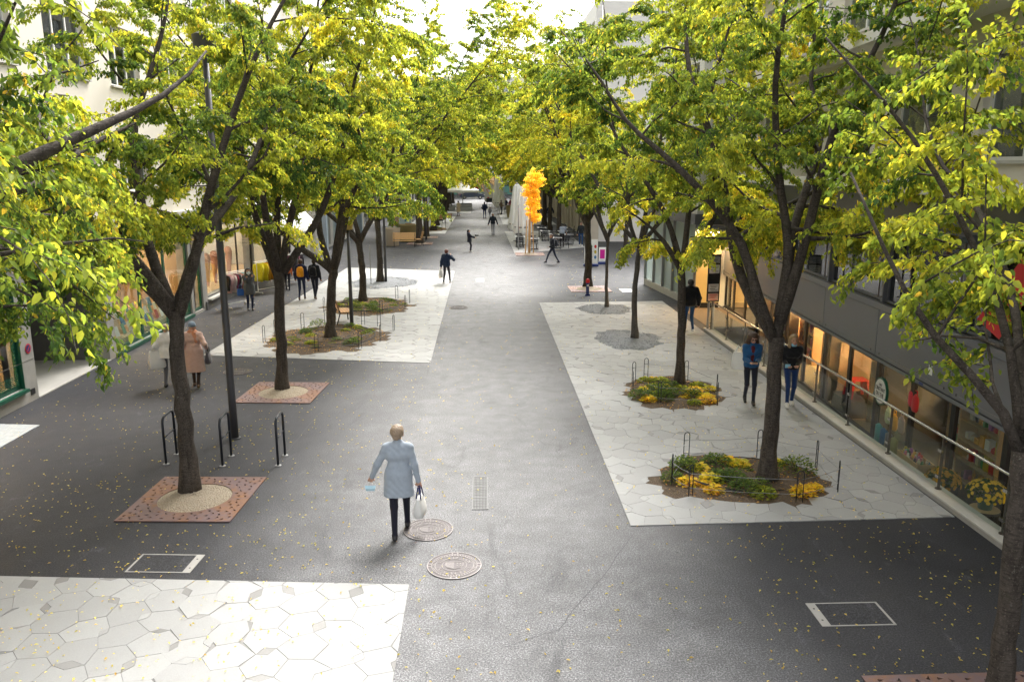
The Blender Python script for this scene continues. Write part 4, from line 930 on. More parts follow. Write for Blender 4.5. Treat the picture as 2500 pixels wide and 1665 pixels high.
    tv = tt[ti]+rg.normal(0,.10,nleaf); tv = np.where(rg.random(nleaf) < .05, rg.uniform(.55,.95,nleaf), tv); col = pal(tv)*rg.uniform(.75,1.25,(nleaf,1))
    if singles:   # the leaves that show largest are parts of their own
        wp = p+np.array(base); d = wp-np.array([0,0,5.5]); fw = np.array([.038,.976,-.213]); dep = d@fw
        lat = np.abs(d@np.array([.9992,-.0392,0]))/np.maximum(dep,.1); ver = (d@np.array([.0083,.2131,.977]))/np.maximum(dep,.1)
        vis = (dep > .5)&(lat < .64)&(np.abs(ver) < .42); sc = np.where(vis, Ls/np.maximum(dep,.1), 0); big = np.argsort(-sc)[:singles]; keep = np.ones(nleaf,bool); keep[big] = False
        for b in big:
            me = leaf_mesh('leaf', np.zeros((1,3)), ax[b:b+1], nr[b:b+1], Ls[b:b+1], wleaf, col[b:b+1], kind)
            o = bpy.data.objects.new('leaf', me); COL.objects.link(o); o.parent = T; o.location = p[b]
        p, ax, nr, Ls, col = p[keep], ax[keep], nr[keep], Ls[keep], col[keep]
    me = leaf_mesh('crown', p, ax, nr, Ls, wleaf, col, kind); o = bpy.data.objects.new('crown', me); COL.objects.link(o); o.parent = T; o['kind'] = 'stuff'
    return T
def rel(b, pts, dy=(0,)): return [(x-b[0], dy[min(i,len(dy)-1)], z) for i,(x,z) in enumerate(pts)]
G = 'street trees in two rows'
b = (-5.05,13.08,0)
make_tree('street_tree', 'forked tree with mossy trunk rising from the rusted grate by the cycle stands', b, 21,
    [rel(b,[(-5.02,3.1),(-5.23,3.73),(-5.45,4.1),(-5.6,5.12),(-5.8,5.86)],(0,.1,.2,.5,.8)), rel(b,[(-4.98,3.1),(-4.71,3.73),(-4.52,4.3),(-4.16,5.39),(-3.84,6.06)],(0,-.05,-.1,-.2,-.3)),
     rel(b,[(-5.05,3.2),(-5.45,4.2),(-6.1,5.0)],(0,-.4,-1.1)), rel(b,[(-5.0,3.2),(-4.8,4.3),(-4.3,5.2)],(0,.8,1.9))], 3.15, .14, 11.5, 5.2, 104000, .08, trunk=[(0,0,0),(.03,0,1.37),(-.01,0,2.5),(.05,0,3.2)], tone=0.35, low=4.15, cut=lambda P: (P[:,1] > 9.7+.4*np.sin(P[:,2]*2)), bias=(-.12,0))
b = (-5.0,19.5,0)
make_tree('street_tree', 'tree with five spreading limbs rising from the rusted grate behind the tall lamp pole', b, 22,
    [rel(b,[(-4.95,2.9),(-5.28,3.91),(-5.52,4.94),(-5.6,5.54)]), rel(b,[(-4.92,3.0),(-4.93,4.53),(-4.8,5.44),(-5.0,6.04)],(0,.2,.4)), rel(b,[(-4.86,3.0),(-4.53,4.32),(-4.2,5.34),(-4.05,6.83)],(0,-.1,-.2)),
     rel(b,[(-4.8,3.0),(-3.86,4.32),(-3.5,5.34)],(0,.1,.3)), rel(b,[(-4.9,3.0),(-4.9,4.2),(-4.7,5.0)],(0,-.9,-1.8))], 3.0, .142, 11.8, 5.2, 90000, .087, trunk=[(0,0,0),(.04,0,1.56),(.08,0,3.07)], tone=.36, low=5.0)
b = (-4.94,25.7,0)
make_tree('street_tree', 'leaning tree growing in the nearly bare planted bed before the wooden bench', b, 23,
    [rel(b,[(-4.76,2.2),(-4.39,4.21),(-4.14,5.29),(-3.97,6.22)]), rel(b,[(-4.8,2.2),(-5.19,3.4),(-5.26,4.62)],(0,.3,.8)), rel(b,[(-4.7,2.3),(-4.3,3.94),(-3.6,5.2)],(0,-.5,-1.2))], 2.3, .165, 11.8, 5.2, 74000, .096, trunk=[(0,0,0),(.08,0,1.2),(.2,0,2.3)], tone=.36, low=4.2)
make_tree('street_tree', 'tree growing in the planted bed behind the wooden bench', (-4.92,33.0,0), 24, [[(0,0,2.6),(1.2,.1,4.6),(3.0,.2,6.8),(5.0,.2,9.2)],[(0,0,2.5),(-.5,.3,4.4),(-1.2,.4,6.6)]], 2.6, .155, 12.8, 6.0, 68000, .107, tone=.34, low=3.7, bias=(.35,0))
make_tree('street_tree', 'stout-based tree standing in the grey gravel patch on the left paving', (-4.9,38.8,0), 25, [[(0,0,3.0),(1.5,.2,4.8),(3.6,.3,7.4),(5.8,.3,10.0)],[(0,0,3.0),(1.0,.8,5.0),(2.8,1.4,8.2),(4.6,1.8,11.4)],[(0,0,3.0),(-.4,.3,4.8),(-.8,.2,7.2)],[(0,0,3.0),(.7,-.6,5.0),(1.8,-1.4,7.4)]], 3.0, .155, 14.5, 6.6, 76000, .113, tone=.36, low=3.6, bias=(.45,0))
# the overhanging tree at the left edge and the one at the right edge
b = (-5.6,6.2,0)
make_tree('street_tree', 'tree whose dark limbs and yellowing branches overhang the concrete shopfront, trunk outside the view', b, 31,
    [[(0,0,3.2),(.5,.2,4.6),(1.25,.5,5.9),(1.7,.6,7.2)], [(0,0,3.4),(.3,1.0,4.6),(.5,2.4,5.2),(.3,3.9,5.3)], [(0,0,3.3),(-.5,1.5,4.3),(-.9,3.4,4.6),(-1.2,5.2,4.5)], [(0,0,3.2),(-.3,1.6,4.0),(-.5,3.4,4.5),(-.6,5.0,4.5),None],
     [(.6,.3,4.8),(1.6,1.3,5.6),(2.2,2.4,6.1),None]], 3.2, .2, 11, 5.2, 48000, .078, LEAF6, tone=0.25, singles=300, sec_step=.42, limbr=0.45, cut=lambda P: P[:,0] < -.43*P[:,1]+.25*np.sin(P[:,2]*3))
b = (5.18,6.9,0)
make_tree('street_tree', 'tree with pale bark at the balustrade end, its large leaves hanging over the grey facade', b, 32,
    [[(-.12,0,2.85),(-.28,0,3.3),(-.6,.05,3.55),(-1.0,.3,4.0),(-1.25,.5,4.5),None], [(-.1,0,2.8),(.25,.1,3.7),(.6,.3,4.8)], [(-.1,0,3.0),(.3,-.6,4.2),(.5,-1.2,5.3)], [(-.1,0,3.1),(.25,.9,4.2),(.6,2.2,5.0),(.8,3.6,5.6)],
     [(-.12,0,2.9),(-.05,.5,4.0),(-.35,1.0,5.0),(-.8,1.5,6.0),None]], 2.8, .115, 10.5, 4.6, 40000, .084, LEAF6, trunk=[(0,0,0),(-.03,0,1.5),(-.1,0,2.9)], tone=.30, bark='bark', singles=300, sec_step=.42, wleaf=.56,
     cut=lambda P: ~((P[:,0] < 3.6+.14*(P[:,1]-6)) | ((P[:,0] < 4.6) & (P[:,2] < 3.9))), limbr=0.34)
b = (5.07,13.2,0)
make_tree('street_tree', 'stout forked tree with a knot hole in the nearest planted bed of the right paving', b, 33,
    [rel(b,[(5.02,2.6),(4.67,3.37),(4.43,4.25),(3.84,4.97),(3.3,5.5)],(0,0,.1,.2,.3)), rel(b,[(5.06,2.5),(5.18,3.59),(5.23,4.32),(5.05,4.9),(4.9,6.2)],(0,.05,.1,.2,.3)), rel(b,[(5.1,2.9),(5.3,3.8),(5.42,4.68),(5.6,6.0)],(0,-.1,-.2,-.3)),
     rel(b,[(5.1,3.0),(5.5,4.5),(6.2,5.7)],(0,.7,1.6))], 2.65, .145, 12.5, 4.7, 88000, .081, trunk=[(0,0,0),(.01,0,1.28),(-.01,0,2.65)], tone=.34, low=4.3, cut=rcut)
b = (5.1,19.7,0)
make_tree('street_tree', 'tall slim tree in the smaller planted bed with many orange and yellow plants', b, 34,
    [rel(b,[(5.0,3.0),(4.47,3.86),(3.58,4.5),(2.82,4.9)]), rel(b,[(5.0,3.1),(4.67,4.29),(4.21,5.03)],(0,.2,.4)), rel(b,[(5.05,3.1),(5.09,4.5),(5.1,5.6)],(0,-.2,-.4)), rel(b,[(5.08,3.2),(5.76,4.07),(6.0,4.81)],(0,.1,.2))],
    3.15, .118, 13.0, 4.5, 80000, .087, trunk=[(0,0,0),(0,0,1.43),(-.1,0,3.2)], tone=.36, low=3.3, cut=rcut)
make_tree('street_tree', 'slim young tree standing in the larger grey gravel patch on the right paving', (5.0,25.3,0), 35, None, 3.1, .10, 14.0, 4.2, 64000, .1, tone=.34, bark='bark_pale', low=2.9, bias=(.3,0), cut=rcut)
make_tree('street_tree', 'thinnest young tree standing in the smaller grey gravel patch on the right paving', (5.0,31.2,0), 36, None, 2.9, .07, 13.0, 4.0, 48000, .106, tone=.33, bark='bark_pale', low=2.7, bias=(.25,0), cut=rcut)
make_tree('street_tree', 'thick straight-trunked tree in sandy ground behind the blue fire hydrant', (5.0,36.9,0), 37, None, 3.1, .185, 15.0, 5.0, 66000, .11, tone=.40, low=2.5, bias=(.25,0), cut=rcut)
# farther trees share three crowns
fa = make_tree('street_tree', 'tree beyond the crossing, beside the bronze planters and wooden benches', (-4.45,58.9,0), 41, [[(0,0,3.0),(1.2,0,5.0),(2.8,.2,8.0),(4.4,.2,11.0)]], 3.1, .2, 13.5, 6.4, 42000, .17, tone=.40, low=2.9)
fb = make_tree('street_tree', 'yellow-tinged tree behind the folded white parasols', (6.2,63.5,0), 42, None, 3.2, .2, 11.5, 5.4, 38000, .17, tone=.46, low=3.1)
fc = make_tree('street_tree', 'tree on the left row just before the bed beyond the crossing', (-4.35,64.4,0), 43, None, 3.0, .19, 10.5, 5.2, 26000, .18, tone=.42, low=3.0)
fa.scale = (1.25,)*3; fc.scale = (1.2,)*3
LF = 'distant tree in the left row beyond the crossing'; RF = 'distant yellow-green tree in the right row beyond the terrace'
k = 0
for y in (71,77.5,84,90.5,97,104,111,118,126):
    k += 1; dup((fa,fb,fc)[k%3], (-4.3+.15*math.sin(y),y,0), 40*math.sin(k*2.1) if k%3 == 0 else 67*k, LF, 1.12+.09*math.sin(y*1.7), 'distant left row trees')
for y in (70.5,77,84,91,98,105,112,120,128):
    k += 1; dup((fb,fc,fa)[k%3], (5.9+.2*math.sin(y),y,0), 53*k, RF, 1.1+.09*math.cos(y*1.3), 'distant right row trees')
dup(fa, (-6.5,150,0), 20, 'dark green tree in front of the far shopfront, left of its sign', 1.05); dup(fc, (1.5,152,0), 140, 'dark green tree above the far shop sign', 1.15); dup(fb, (9.5,151,0), 250, 'green tree in front of the far teal panels', 1.1)
dup(fc, (9.6,52.5,0), 80, 'tree beside the cream building at the terrace corner', .9)
# staked golden sapling
def sapling():
    T = thing('sapling', 'slender golden-leaved sapling tied to wooden stakes by the folded parasols', 'tree', (3.15,51.3,0)); rg = np.random.default_rng(9)
    MB().tube([(0,0,0),(.02,0,1.6),(0,.02,5.2)], [.055,.045,.015], 8).build('trunk', M['woodpale'], T, True)
    for x, y in ((-.28,-.1),(.26,.15),(-.05,.35)): MB().cyl((x,y,0),(x*.7,y*.7,2.2),.035,.03,8).build('stake', M['woodpale'], T, True)
    tw = []; br = MB()
    for i in range(60):
        z = rg.uniform(2.0,5.2); a = rg.uniform(0,6.28); l = rg.uniform(.3,.75); p = np.array([0,0,z]); d = np.array([math.cos(a),math.sin(a),.5]); q = [p,p+d*l*.4,p+d*l*.75+[0,0,-.03],p+d*l+[0,0,-.12]]; tw.append(q); br.tube([tuple(x) for x in q], [.008,.006,.004,.003], 3, False)
    br.build('branches', M['woodpale'], T); tw = np.array(tw); n = 7500; ti = rg.integers(0,60,n); u = rg.uniform(.3,3,n); j = np.minimum(u.astype(int),2); f = (u-j)[:,None]
    p = tw[ti,j]*(1-f)+tw[ti,j+1]*f+rg.normal(0,.06,(n,3))+np.array([.22,0,0]); ax = unit(rg.normal(0,.6,(n,3))+[0,0,-.5]); nr = unit(rg.normal(0,.7,(n,3))+[0,-.2,.4])
    col = np.array([.86,.64,.12])*rg.uniform(.7,1.25,(n,1))*[1,1,1]; me = leaf_mesh('crown', p, ax, nr, .12*rg.uniform(.7,1.2,n), .55, col)
    o = bpy.data.objects.new('crown', me); COL.objects.link(o); o.parent = T; o['kind'] = 'stuff'
sapling()
# ================================================================ street furniture
# cycle stands
def cycle_stand(loc, label, rz=0):
    t = thing('cycle_stand', label, 'cycle stand', loc, rz, 'cycle stands in a row'); h = .92; a = .27
    pts = [(0,-a,0),(0,-a,h-.12)]+[(0,-a+.12*(1-math.cos(R(q))),h-.12+.12*math.sin(R(q))) for q in (30,60,90)]+[(0,a-.12*(1-math.cos(R(q))),h-.12+.12*math.sin(R(q))) for q in (90,60,30)]+[(0,a,h-.12),(0,a,0)]
    MB().tube(pts,.024,12).build('hoop', M['black_tube'], t, True); MB().cyl((0,-a+.02,.52),(0,a-.02,.52),.012,n=8).build('crossbar', M['black_tube'], t, True)
    for y in (-a,a): MB().lathe([(.06,0),(.06,.012),(.03,.018)],(0,y,0),14).build('base_plate', M['steel'], t, 40)
cycle_stand((-5.99,14.77,0), 'dark tubular cycle stand half hidden behind the mossy tree trunk')
cycle_stand((-4.89,14.63,0), 'dark tubular cycle stand directly before the tall lamp pole'); cycle_stand((-3.85,14.61,0), 'dark tubular cycle stand standing free on the open-street end of the row')
def lamp(loc, h, label, head=True, r=.07):
    t = thing('street_lamp', label, 'street lamp', loc, 0, 'slim charcoal street lamps')
    MB().tube([(0,0,0),(0,0,.9),(0,0,h)],[r,r*.98,r*.72],14).build('pole', M['pole'], t, True); MB().lathe([(r*1.5,0),(r*1.5,.02),(r*1.1,.03)],n=16).build('base_flange', M['pole'], t, 40)
    if head: MB().lathe([(.16,-.02),(.17,0),(.20,.28),(.19,.30)],(0,0,h),20).build('lamp_head', M['gold'], t, 40)
    else: MB().lathe([(.1,0),(.2,.06),(.22,.3),(.1,.36)],(0,0,h),16).build('lamp_head', M['pole'], t, 40)
    return t
lamp((-5.13,15.94,0), 7.6, 'tall charcoal lamp pole behind the cycle stands', False, .08)
lamp((-4.60,28.0,0), 3.4, 'short charcoal lamp with a brass shade beside the wooden bench')
lamp((-4.62,38.7,0), 6.5, 'charcoal lamp pole beside the tree in the gravel patch', False, .065)
lamp((-6.6,60.5,0), 6.0, 'charcoal lamp pole beside the bronze planters', False, .06)
lamp((-4.2,62.0,0), 6.5, 'charcoal lamp pole beyond the crossing between two trees', False, .065)
lamp((-4.3,82,0), 6.5, 'charcoal lamp pole far down the left tree row', False, .065)
MB().tube([(0,0,0),(0,0,1.9)],.02,8).build('marker_post', M['steel'], None, True); o = bpy.data.objects['marker_post']; o.location = (-5.25,38.0,0); tag(o, 'thin galvanised marker post left of the gravel patch tree', 'post')
# benches: seat and back made of single slats
def bench(loc, rz, label, n=4, w=1.6, wood='wood'):
    t = thing('bench', label, 'bench', loc, rz, 'wooden slatted benches')
    for k in range(4): MB().box(-w/2,w/2,-.20+k*.105,-.11+k*.105,.43,.455).build('seat_slat', M[wood], t)
    for k in range(n): z = .52+k*.095; y = .235+.03*k; MB().hexa([(-w/2,y,z),(w/2,y,z),(w/2,y+.022,z),(-w/2,y+.022,z),(-w/2,y+.025,z+.08),(w/2,y+.025,z+.08),(w/2,y+.047,z+.08),(-w/2,y+.047,z+.08)]).build('back_slat', M[wood], t)
    for x in (-w/2+.08,w/2-.08):
        MB().tube([(x,-.2,0),(x,-.17,.42)],.022,6).build('leg', M['darkmetal'], t); MB().tube([(x,.34,0),(x,.22,.42),(x,.38,.92)],.022,6).build('leg', M['darkmetal'], t); MB().box(x-.02,x+.02,-.2,.24,.405,.428).build('seat_bearer', M['darkmetal'], t)
        MB().tube([(x,-.17,.42),(x,-.2,.64),(x,.3,.66)],.016,6).build('armrest', M['darkmetal'], t)
    return t
bench((-4.95,28.6,0), 110, 'wooden bench seen from behind beside the brass-shaded lamp', 4, .95)
bench((-5.35,56.4,0), 6, 'light wooden bench in front of the bronze planters', 5, 1.6, 'woodpale'); bench((-4.5,57.6,0), -75, 'light wooden chair-bench turned sideways by the bench in front of the planters', 5, .7, 'woodpale')
bench((-6.45,66.0,0), 175, 'wooden seat behind the larger bronze planter, squarely turned', 5, .7); bench((-5.65,66.6,0), 160, 'wooden seat behind the larger bronze planter, turned askew', 5, .9)
bench((-4.0,80.5,0), 150, 'distant wooden seat by the planted bed, turned askew', 4, 1.1); bench((-3.3,82.0,0), 185, 'distant wooden seat by the paving edge', 4, .8)
bench((-5.2,88,0), 60, 'distant wooden seat between tree trunks of the left row', 4, 1.0)
for i,(x,y) in enumerate(((-3.2,150),(.5,151),(4,152),(7.5,150))): bench((x,y,0), 0, 'grey bench along the far cross street', 3, 2.2, 'concrete_dark')['group'] = 'benches by the far street'
M['bronze'] = pm('bronze planter', (.30,.245,.11), .45, .35, .12, 3); M['sandpot'] = pm('sand-coloured planter', (.52,.44,.33), .6, .1, .08, 3)
def planter(loc, r, h, mat, label):
    t = thing('planter', label, 'planter', loc, 0, 'large round planters')
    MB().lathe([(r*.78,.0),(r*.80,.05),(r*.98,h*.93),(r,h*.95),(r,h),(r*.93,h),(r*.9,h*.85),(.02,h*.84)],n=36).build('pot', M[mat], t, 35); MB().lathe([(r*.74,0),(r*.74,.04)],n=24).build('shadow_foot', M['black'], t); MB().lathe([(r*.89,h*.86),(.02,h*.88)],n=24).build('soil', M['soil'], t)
planter((-6.35,57.6,0), .62, 1.25, 'sandpot', 'sand-coloured round planter behind the light wooden bench'); planter((-5.5,60.7,0), .78, 1.25, 'bronze', 'bronze round planter, the wider of the pair behind the bench'); planter((3.6,90,0), .8, 1.3, 'bronze', 'bronze round planter beside the terrace group of people')
# hydrant
hy = thing('fire_hydrant', 'dark blue fire hydrant with red cap and grey outlet', 'hydrant', (4.66,34.4,0))
MB().lathe([(.13,0),(.13,.03),(.085,.05),(.075,.1),(.07,.55)],n=18).build('body', M['blue'], hy, 35); MB().lathe([(.07,.55),(.085,.57),(.085,.68),(.06,.73),(.02,.74)],n=18).build('cap', M['red'], hy, 35); MB().tube([(0,-.05,.46),(-.02,-.17,.46)],[.05,.045],12).build('outlet', M['chrome'], hy, 35); MB().box(-.1,.1,-.12,.05,.03,.07).build('foot', M['blue'], hy, bevel=.01)
# planted beds: soil, hoses, hoops, wire, plants
def hoop_mesh():
    m_ = MB(); w, h = .055, .56; m_.tube([(-w,0,0),(-w,0,h-w)]+[(-w*math.cos(R(q)),0,h-w+w*math.sin(R(q))) for q in (30,60,90,120,150)]+[(w,0,h-w),(w,0,0)],.0085,6)
    for z in (.14,.40): m_.cyl((-w,0,z),(w,0,z),.006,n=5)
    return m_
HM = MB(); _h = hoop_mesh(); HM.v, HM.f = _h.v, _h.f; hoop_me = bpy.data.meshes.new('bed_hoop'); hoop_me.from_pydata(HM.v,[],HM.f); hoop_me.materials.append(M['black_tube']); hoop_me.polygons.foreach_set('use_smooth',[True]*len(hoop_me.polygons))
def clump(name, n, tone, r, h, L, seed, w=.62, jit=.09):
    rg = np.random.default_rng(seed); a = rg.uniform(0,6.28,n); q = np.sqrt(rg.uniform(0,1,n)); z = h*np.sqrt(np.maximum(0,1-q**2))*rg.uniform(.35,1.05,n)
    p = np.stack([q*r*np.cos(a), q*r*np.sin(a), z],1); out = unit(np.stack([np.cos(a)*q, np.sin(a)*q, np.full(n,.25)],1)+rg.normal(0,.35,(n,3))); nr = unit(np.array([0,0,1])+rg.normal(0,.45,(n,3)))
    me = leaf_mesh(name, p, out, nr, L*rg.uniform(.6,1.25,n), w, np.array(pal(rg.normal(tone,jit,n)))*rg.uniform(.7,1.3,(n,1)), LEAF6 if n < 250 else LEAF2); st = MB()
    for k in range(10): t = rg.uniform(0,6.28); st.tube([(0,0,0),(.4*r*math.cos(t),.4*r*math.sin(t),h*.5),(.7*r*math.cos(t),.7*r*math.sin(t),h*.8)],[.006,.004,.003],3,False)
    return me, st
KIND = {}
for k, (nm, n, tn, r, h, L, w) in dict(green=('leafy_shrub',420,.10,.27,.34,.06,.6), lime=('leafy_shrub',260,.42,.22,.22,.075,.8), orange=('autumn_plant',200,.82,.20,.22,.085,.85), yellow=('autumn_plant',200,.68,.2,.2,.085,.85), rose=('rose_shrub',520,.16,.34,.5,.055,.62), silver=('low_plant',300,.22,.22,.16,.05,.5)).items():
    me, st = clump(nm, n, tn, r, h, L, len(KIND)+3, w); sm = bpy.data.meshes.new('stems'); sm.from_pydata(st.v,[],st.f); sm.materials.append(M['bark']); KIND[k] = (nm, me, sm)
DESC = dict(green='dark green leafy shrub', lime='yellow-green leafy plant', orange='orange autumn-leaved plant', yellow='yellow autumn-leaved plant', rose='tall loose green shrub', silver='low grey-green plant')
def plant(k, x, y, s, where, rz):
    nm, me, sm = KIND[k]; t = thing(nm, DESC[k]+' in '+where, 'plant', (x,y,.03), rz, DESC[k]+'s in '+where); t.scale = (s*.95,s*.95,s*.6)
    for n_, m_ in (('foliage',me),('stems',sm)): o = bpy.data.objects.new(n_, m_); COL.objects.link(o); o.parent = t; o['kind'] = 'stuff'
def bed(key, where, hoops, plants, seed, rope=True, hoselines=4):
    B = BEDS[key]; rg = random.Random(seed); t = thing('planting_bed', 'planted soil bed '+where, 'planting bed', (B[0],B[1],0), 0)
    mound('soil', B, M['soil'], .055, t, 1.13, seed)
    for k in range(hoselines):
        a0 = rg.uniform(0,6.28); q = rg.uniform(.35,.85); pts = [(B[2]*q*math.cos(a0+i*.22), B[3]*q*math.sin(a0+i*.22), .075+.05*(1-q*q)+.012*math.sin(i*1.3)) for i in range(14)]; MB().tube(pts,.009,6).build('drip_hose', M['black'], t, True)
    for x, y, rz in hoops:
        o = bpy.data.objects.new('bed_hoop', hoop_me); COL.objects.link(o); o.location = (x,y,.01); o.rotation_euler = (0,0,R(rz)); tag(o, 'low dark wire hoop guarding the '+where.split(',')[0], 'hoop', 'guard hoops '+where)
    if rope and len(hoops) > 2:
        m_ = MB(); n = len(hoops); rp = thing('guard_wire', 'thin twin guard wires round the '+where.split(',')[0], 'wire', (B[0],B[1],0))
        for i in range(n):
            (x0,y0,_),(x1,y1,_) = hoops[i], hoops[(i+1)%n]
            for z in (.15,.41): MB().tube([(x0-B[0],y0-B[1],z),((x0+x1)/2-B[0],(y0+y1)/2-B[1],z-.02),(x1-B[0],y1-B[1],z)],.004,4).build('wire', M['steel'], rp)
    for (k, x, y, s) in plants: plant(k, x, y, s, 'the '+where, rg.uniform(0,360))
    m_ = MB(); 
    lit = np.random.default_rng(seed); n = int(260*B[2]*B[3]); q = np.sqrt(lit.uniform(0,1,n)); a = lit.uniform(0,6.28,n); p = np.stack([q*B[2]*np.cos(a),q*B[3]*np.sin(a),.03+.055*np.maximum(0,1-q*q)+lit.uniform(0,.02,n)],1)
    me = leaf_mesh('leaf_litter', p, unit(lit.normal(0,1,(n,3))*[1,1,.25]), unit(lit.normal(0,.3,(n,3))+[0,0,1]), lit.uniform(.03,.075,n), .5, np.array([[.42,.24,.08]])*lit.uniform(.4,1.5,(n,1))); o = bpy.data.objects.new('leaf_litter', me); COL.objects.link(o); o.parent = t; o['kind'] = 'stuff'
def scatter(key, mix, n, seed, clear):
    B = BEDS[key]; rg = random.Random(seed); out = []; t = 0
    while len(out) < n and t < 900:
        t += 1; q = math.sqrt(rg.random())*.82; a = rg.uniform(0,6.28); x, y = B[0]+B[2]*q*math.cos(a), B[1]+B[3]*q*math.sin(a)
        if math.hypot(x-clear[0],y-clear[1]) < .42 or any((x-p[1])**2+(y-p[2])**2 < .05 for p in out): continue
        out.append((rg.choice(mix), x, y, rg.uniform(.65,1.15)))
    return out
bed('R1', 'bed around the stout forked tree, nearest the glass balustrade', [(3.35,13.15,70),(3.55,12.62,40),(5.3,12.28,0),(6.15,12.72,70),(6.2,13.75,80),(5.35,14.4,20),(3.9,14.3,10)],
    scatter('R1', ['green','orange','yellow','lime','orange','silver','rose'], 19, 3, (5.07,13.2))+[('rose',5.75,13.55,1.05),('rose',3.75,13.75,.9),('green',4.5,12.75,1.0),('green',4.3,13.3,.9)], 3)
bed('R2', 'bed around the slim tree, full of autumn plants', [(3.75,18.95,80),(4.2,18.0,40),(5.55,17.85,70),(5.75,18.6,80),(5.35,20.0,20),(4.35,20.3,10),(3.95,19.9,30)], scatter('R2', ['orange','lime','yellow','green','orange','lime','green'], 23, 4, (5.1,19.7)), 4)
bed('L3', 'bed around the leaning tree, nearly bare', [(-6.95,25.2,70),(-6.85,26.2,80),(-6.2,27.4,30),(-5.5,28.0,10),(-4.2,28.0,0),(-3.6,27.7,10),(-3.0,26.9,70),(-3.25,25.2,80),(-3.75,24.2,40),(-5.0,23.8,0)], scatter('L3', ['silver','lime','silver','green','silver'], 20, 5, (-4.94,25.7))+[('rose',-5.7,27.6,.95),('green',-5.9,26.5,.9),('green',-4.1,24.7,1.0)], 5, True, 9)
bed('L4', 'bed between the bench and the gravel patch', [(-6.1,30.8,70),(-6.0,32.3,80),(-5.0,34.0,10),(-3.6,33.8,0),(-2.95,32.6,80),(-3.0,31.2,70),(-3.8,30.0,30)], scatter('L4', ['silver','lime','green','silver'], 22, 6, (-4.92,33.0)), 6, True, 6)
bed('L8', 'distant bed beyond the crossing', [(-5.9,71.5,0),(-3.4,71,80),(-3.2,73.5,80)], scatter('L8', ['silver','green','silver'], 16, 7, (-4.5,71)), 7, False, 1)
# ---------------------------------------------------------------- clothes racks
def garment(w, h, seed):
    rg = random.Random(seed); V = []; prof = [(.02,0),(.9,-.05),(1.0,-.12),(.86,-.35),(.9,-.65),(.98,-1)]
    n = 8
    m_ = MB(); rows = []
    for f, z in prof:
        for k in range(n):
            a = 2*math.pi*k/n; V.append((.028*math.cos(a)*(1+.5*rg.random())*(1 if f > .1 else .3), f*w/2*math.sin(a)+rg.uniform(-.008,.008), z*h))
    F = [(i*n+k, i*n+(k+1)%n, (i+1)*n+(k+1)%n, (i+1)*n+k) for i in range(len(prof)-1) for k in range(n)]+[tuple(range(n)), tuple(range((len(prof)-1)*n, len(prof)*n))]
    m_.add(V, F)
    for s in (-1,1): m_.tube([(0,s*w*.42,-.06*h),(.01,s*w*.5,-.3*h),(.0,s*w*.46,-.62*h)],[.035,.04,.03],6)
    m_.tube([(0,0,0),(0,0,.05),(0,.02,.075),(0,.03,.05)],.004,4); return m_
GM = [garment(.46,.62,1), garment(.44,.72,2), garment(.5,.8,3)]
GMe = []
for q in GM: me = bpy.data.meshes.new('garment'); me.from_pydata(q.v,[],q.f); me.polygons.foreach_set('use_smooth',[True]*len(me.polygons)); GMe.append(me)
def rack(loc, rz, L, cols, label, kinds, glabel):
    t = thing('clothes_rack', label, 'clothes rack', loc, rz, 'white rolling clothes racks')
    for y in (-.18,.18): MB().tube([(-L/2,y,1.42),(L/2,y,1.42)],.014,8).build('rail', M['white'], t)
    for x in (-L/2,L/2):
        MB().tube([(x,-.18,1.42),(x,.18,1.42)],.014,8).build('top_bar', M['white'], t); MB().tube([(x,0,.1),(x,0,1.42)],.016,8).build('upright', M['white'], t); MB().tube([(x,-.26,.09),(x,.26,.09)],.016,8).build('foot', M['white'], t)
        for y in (-.25,.25): w_ = MB().tube([(x-.016,y,.04),(x+.016,y,.04)],.038,12).build('wheel', M['shutter'], t)
    MB().tube([(-L/2,0,.2),(L/2,0,.2)],.014,8).build('lower_bar', M['white'], t)
    rg = random.Random(int(loc[1]*7)); c, s = math.cos(R(rz)), math.sin(R(rz))
    for i, col in enumerate(cols):
        x = -L/2+.08+(L-.16)*i/max(1,len(cols)-1); k = kinds[i%len(kinds)]; cm = cloth('garment %.2f %.2f %.2f' % col, col)
        me = GMe[k].copy(); me.materials.append(cm); o = bpy.data.objects.new('garment', me); COL.objects.link(o); o.location = (loc[0]+x*c, loc[1]+x*s, loc[2]+1.355); o.rotation_euler = (0,0,R(rz+rg.uniform(-14,14))); tag(o, glabel, 'garment', glabel)
    return t
rack((-9.75,32.0,0), 62, 1.25, [(.02,.02,.022),(.65,.42,.42),(.72,.48,.46),(.70,.55,.5),(.66,.6,.52),(.25,.03,.06),(.05,.05,.06),(.75,.72,.68),(.4,.12,.1),(.55,.3,.2),(.18,.40,.46),(.2,.44,.5),(.22,.42,.48),(.02,.02,.03)], 'white clothes rack with pink, black and blue tops by the lit window', [0,1,0], 'knit top hanging on the pink and blue rack')
rack((-9.45,36.0,0), 60, 1.6, [(.72,.62,.02),(.75,.64,.02),(.7,.58,.02),(.66,.34,.02),(.62,.30,.015),(.65,.33,.02),(.6,.3,.02),(.62,.31,.02),(.58,.28,.02),(.6,.3,.02)], 'white clothes rack full of yellow and mustard parkas', [2,1,2], 'yellow or mustard parka with fur collar on the rack')
rack((-9.1,38.6,0), 60, 1.3, [(.05,.05,.06),(.25,.08,.13),(.2,.06,.1),(.1,.1,.12),(.28,.1,.14),(.08,.08,.1)], 'white clothes rack of dark plum garments at the awning end', [1,2], 'dark plum garment on the awning-end rack')
tg_ = MB().box(-.12,.12,-.004,.004,0,.16).build('price_card', M['white']); tg_.location = (-9.45,36.0,1.46); tag(tg_, 'white price card standing on the mustard parka rack', 'card')
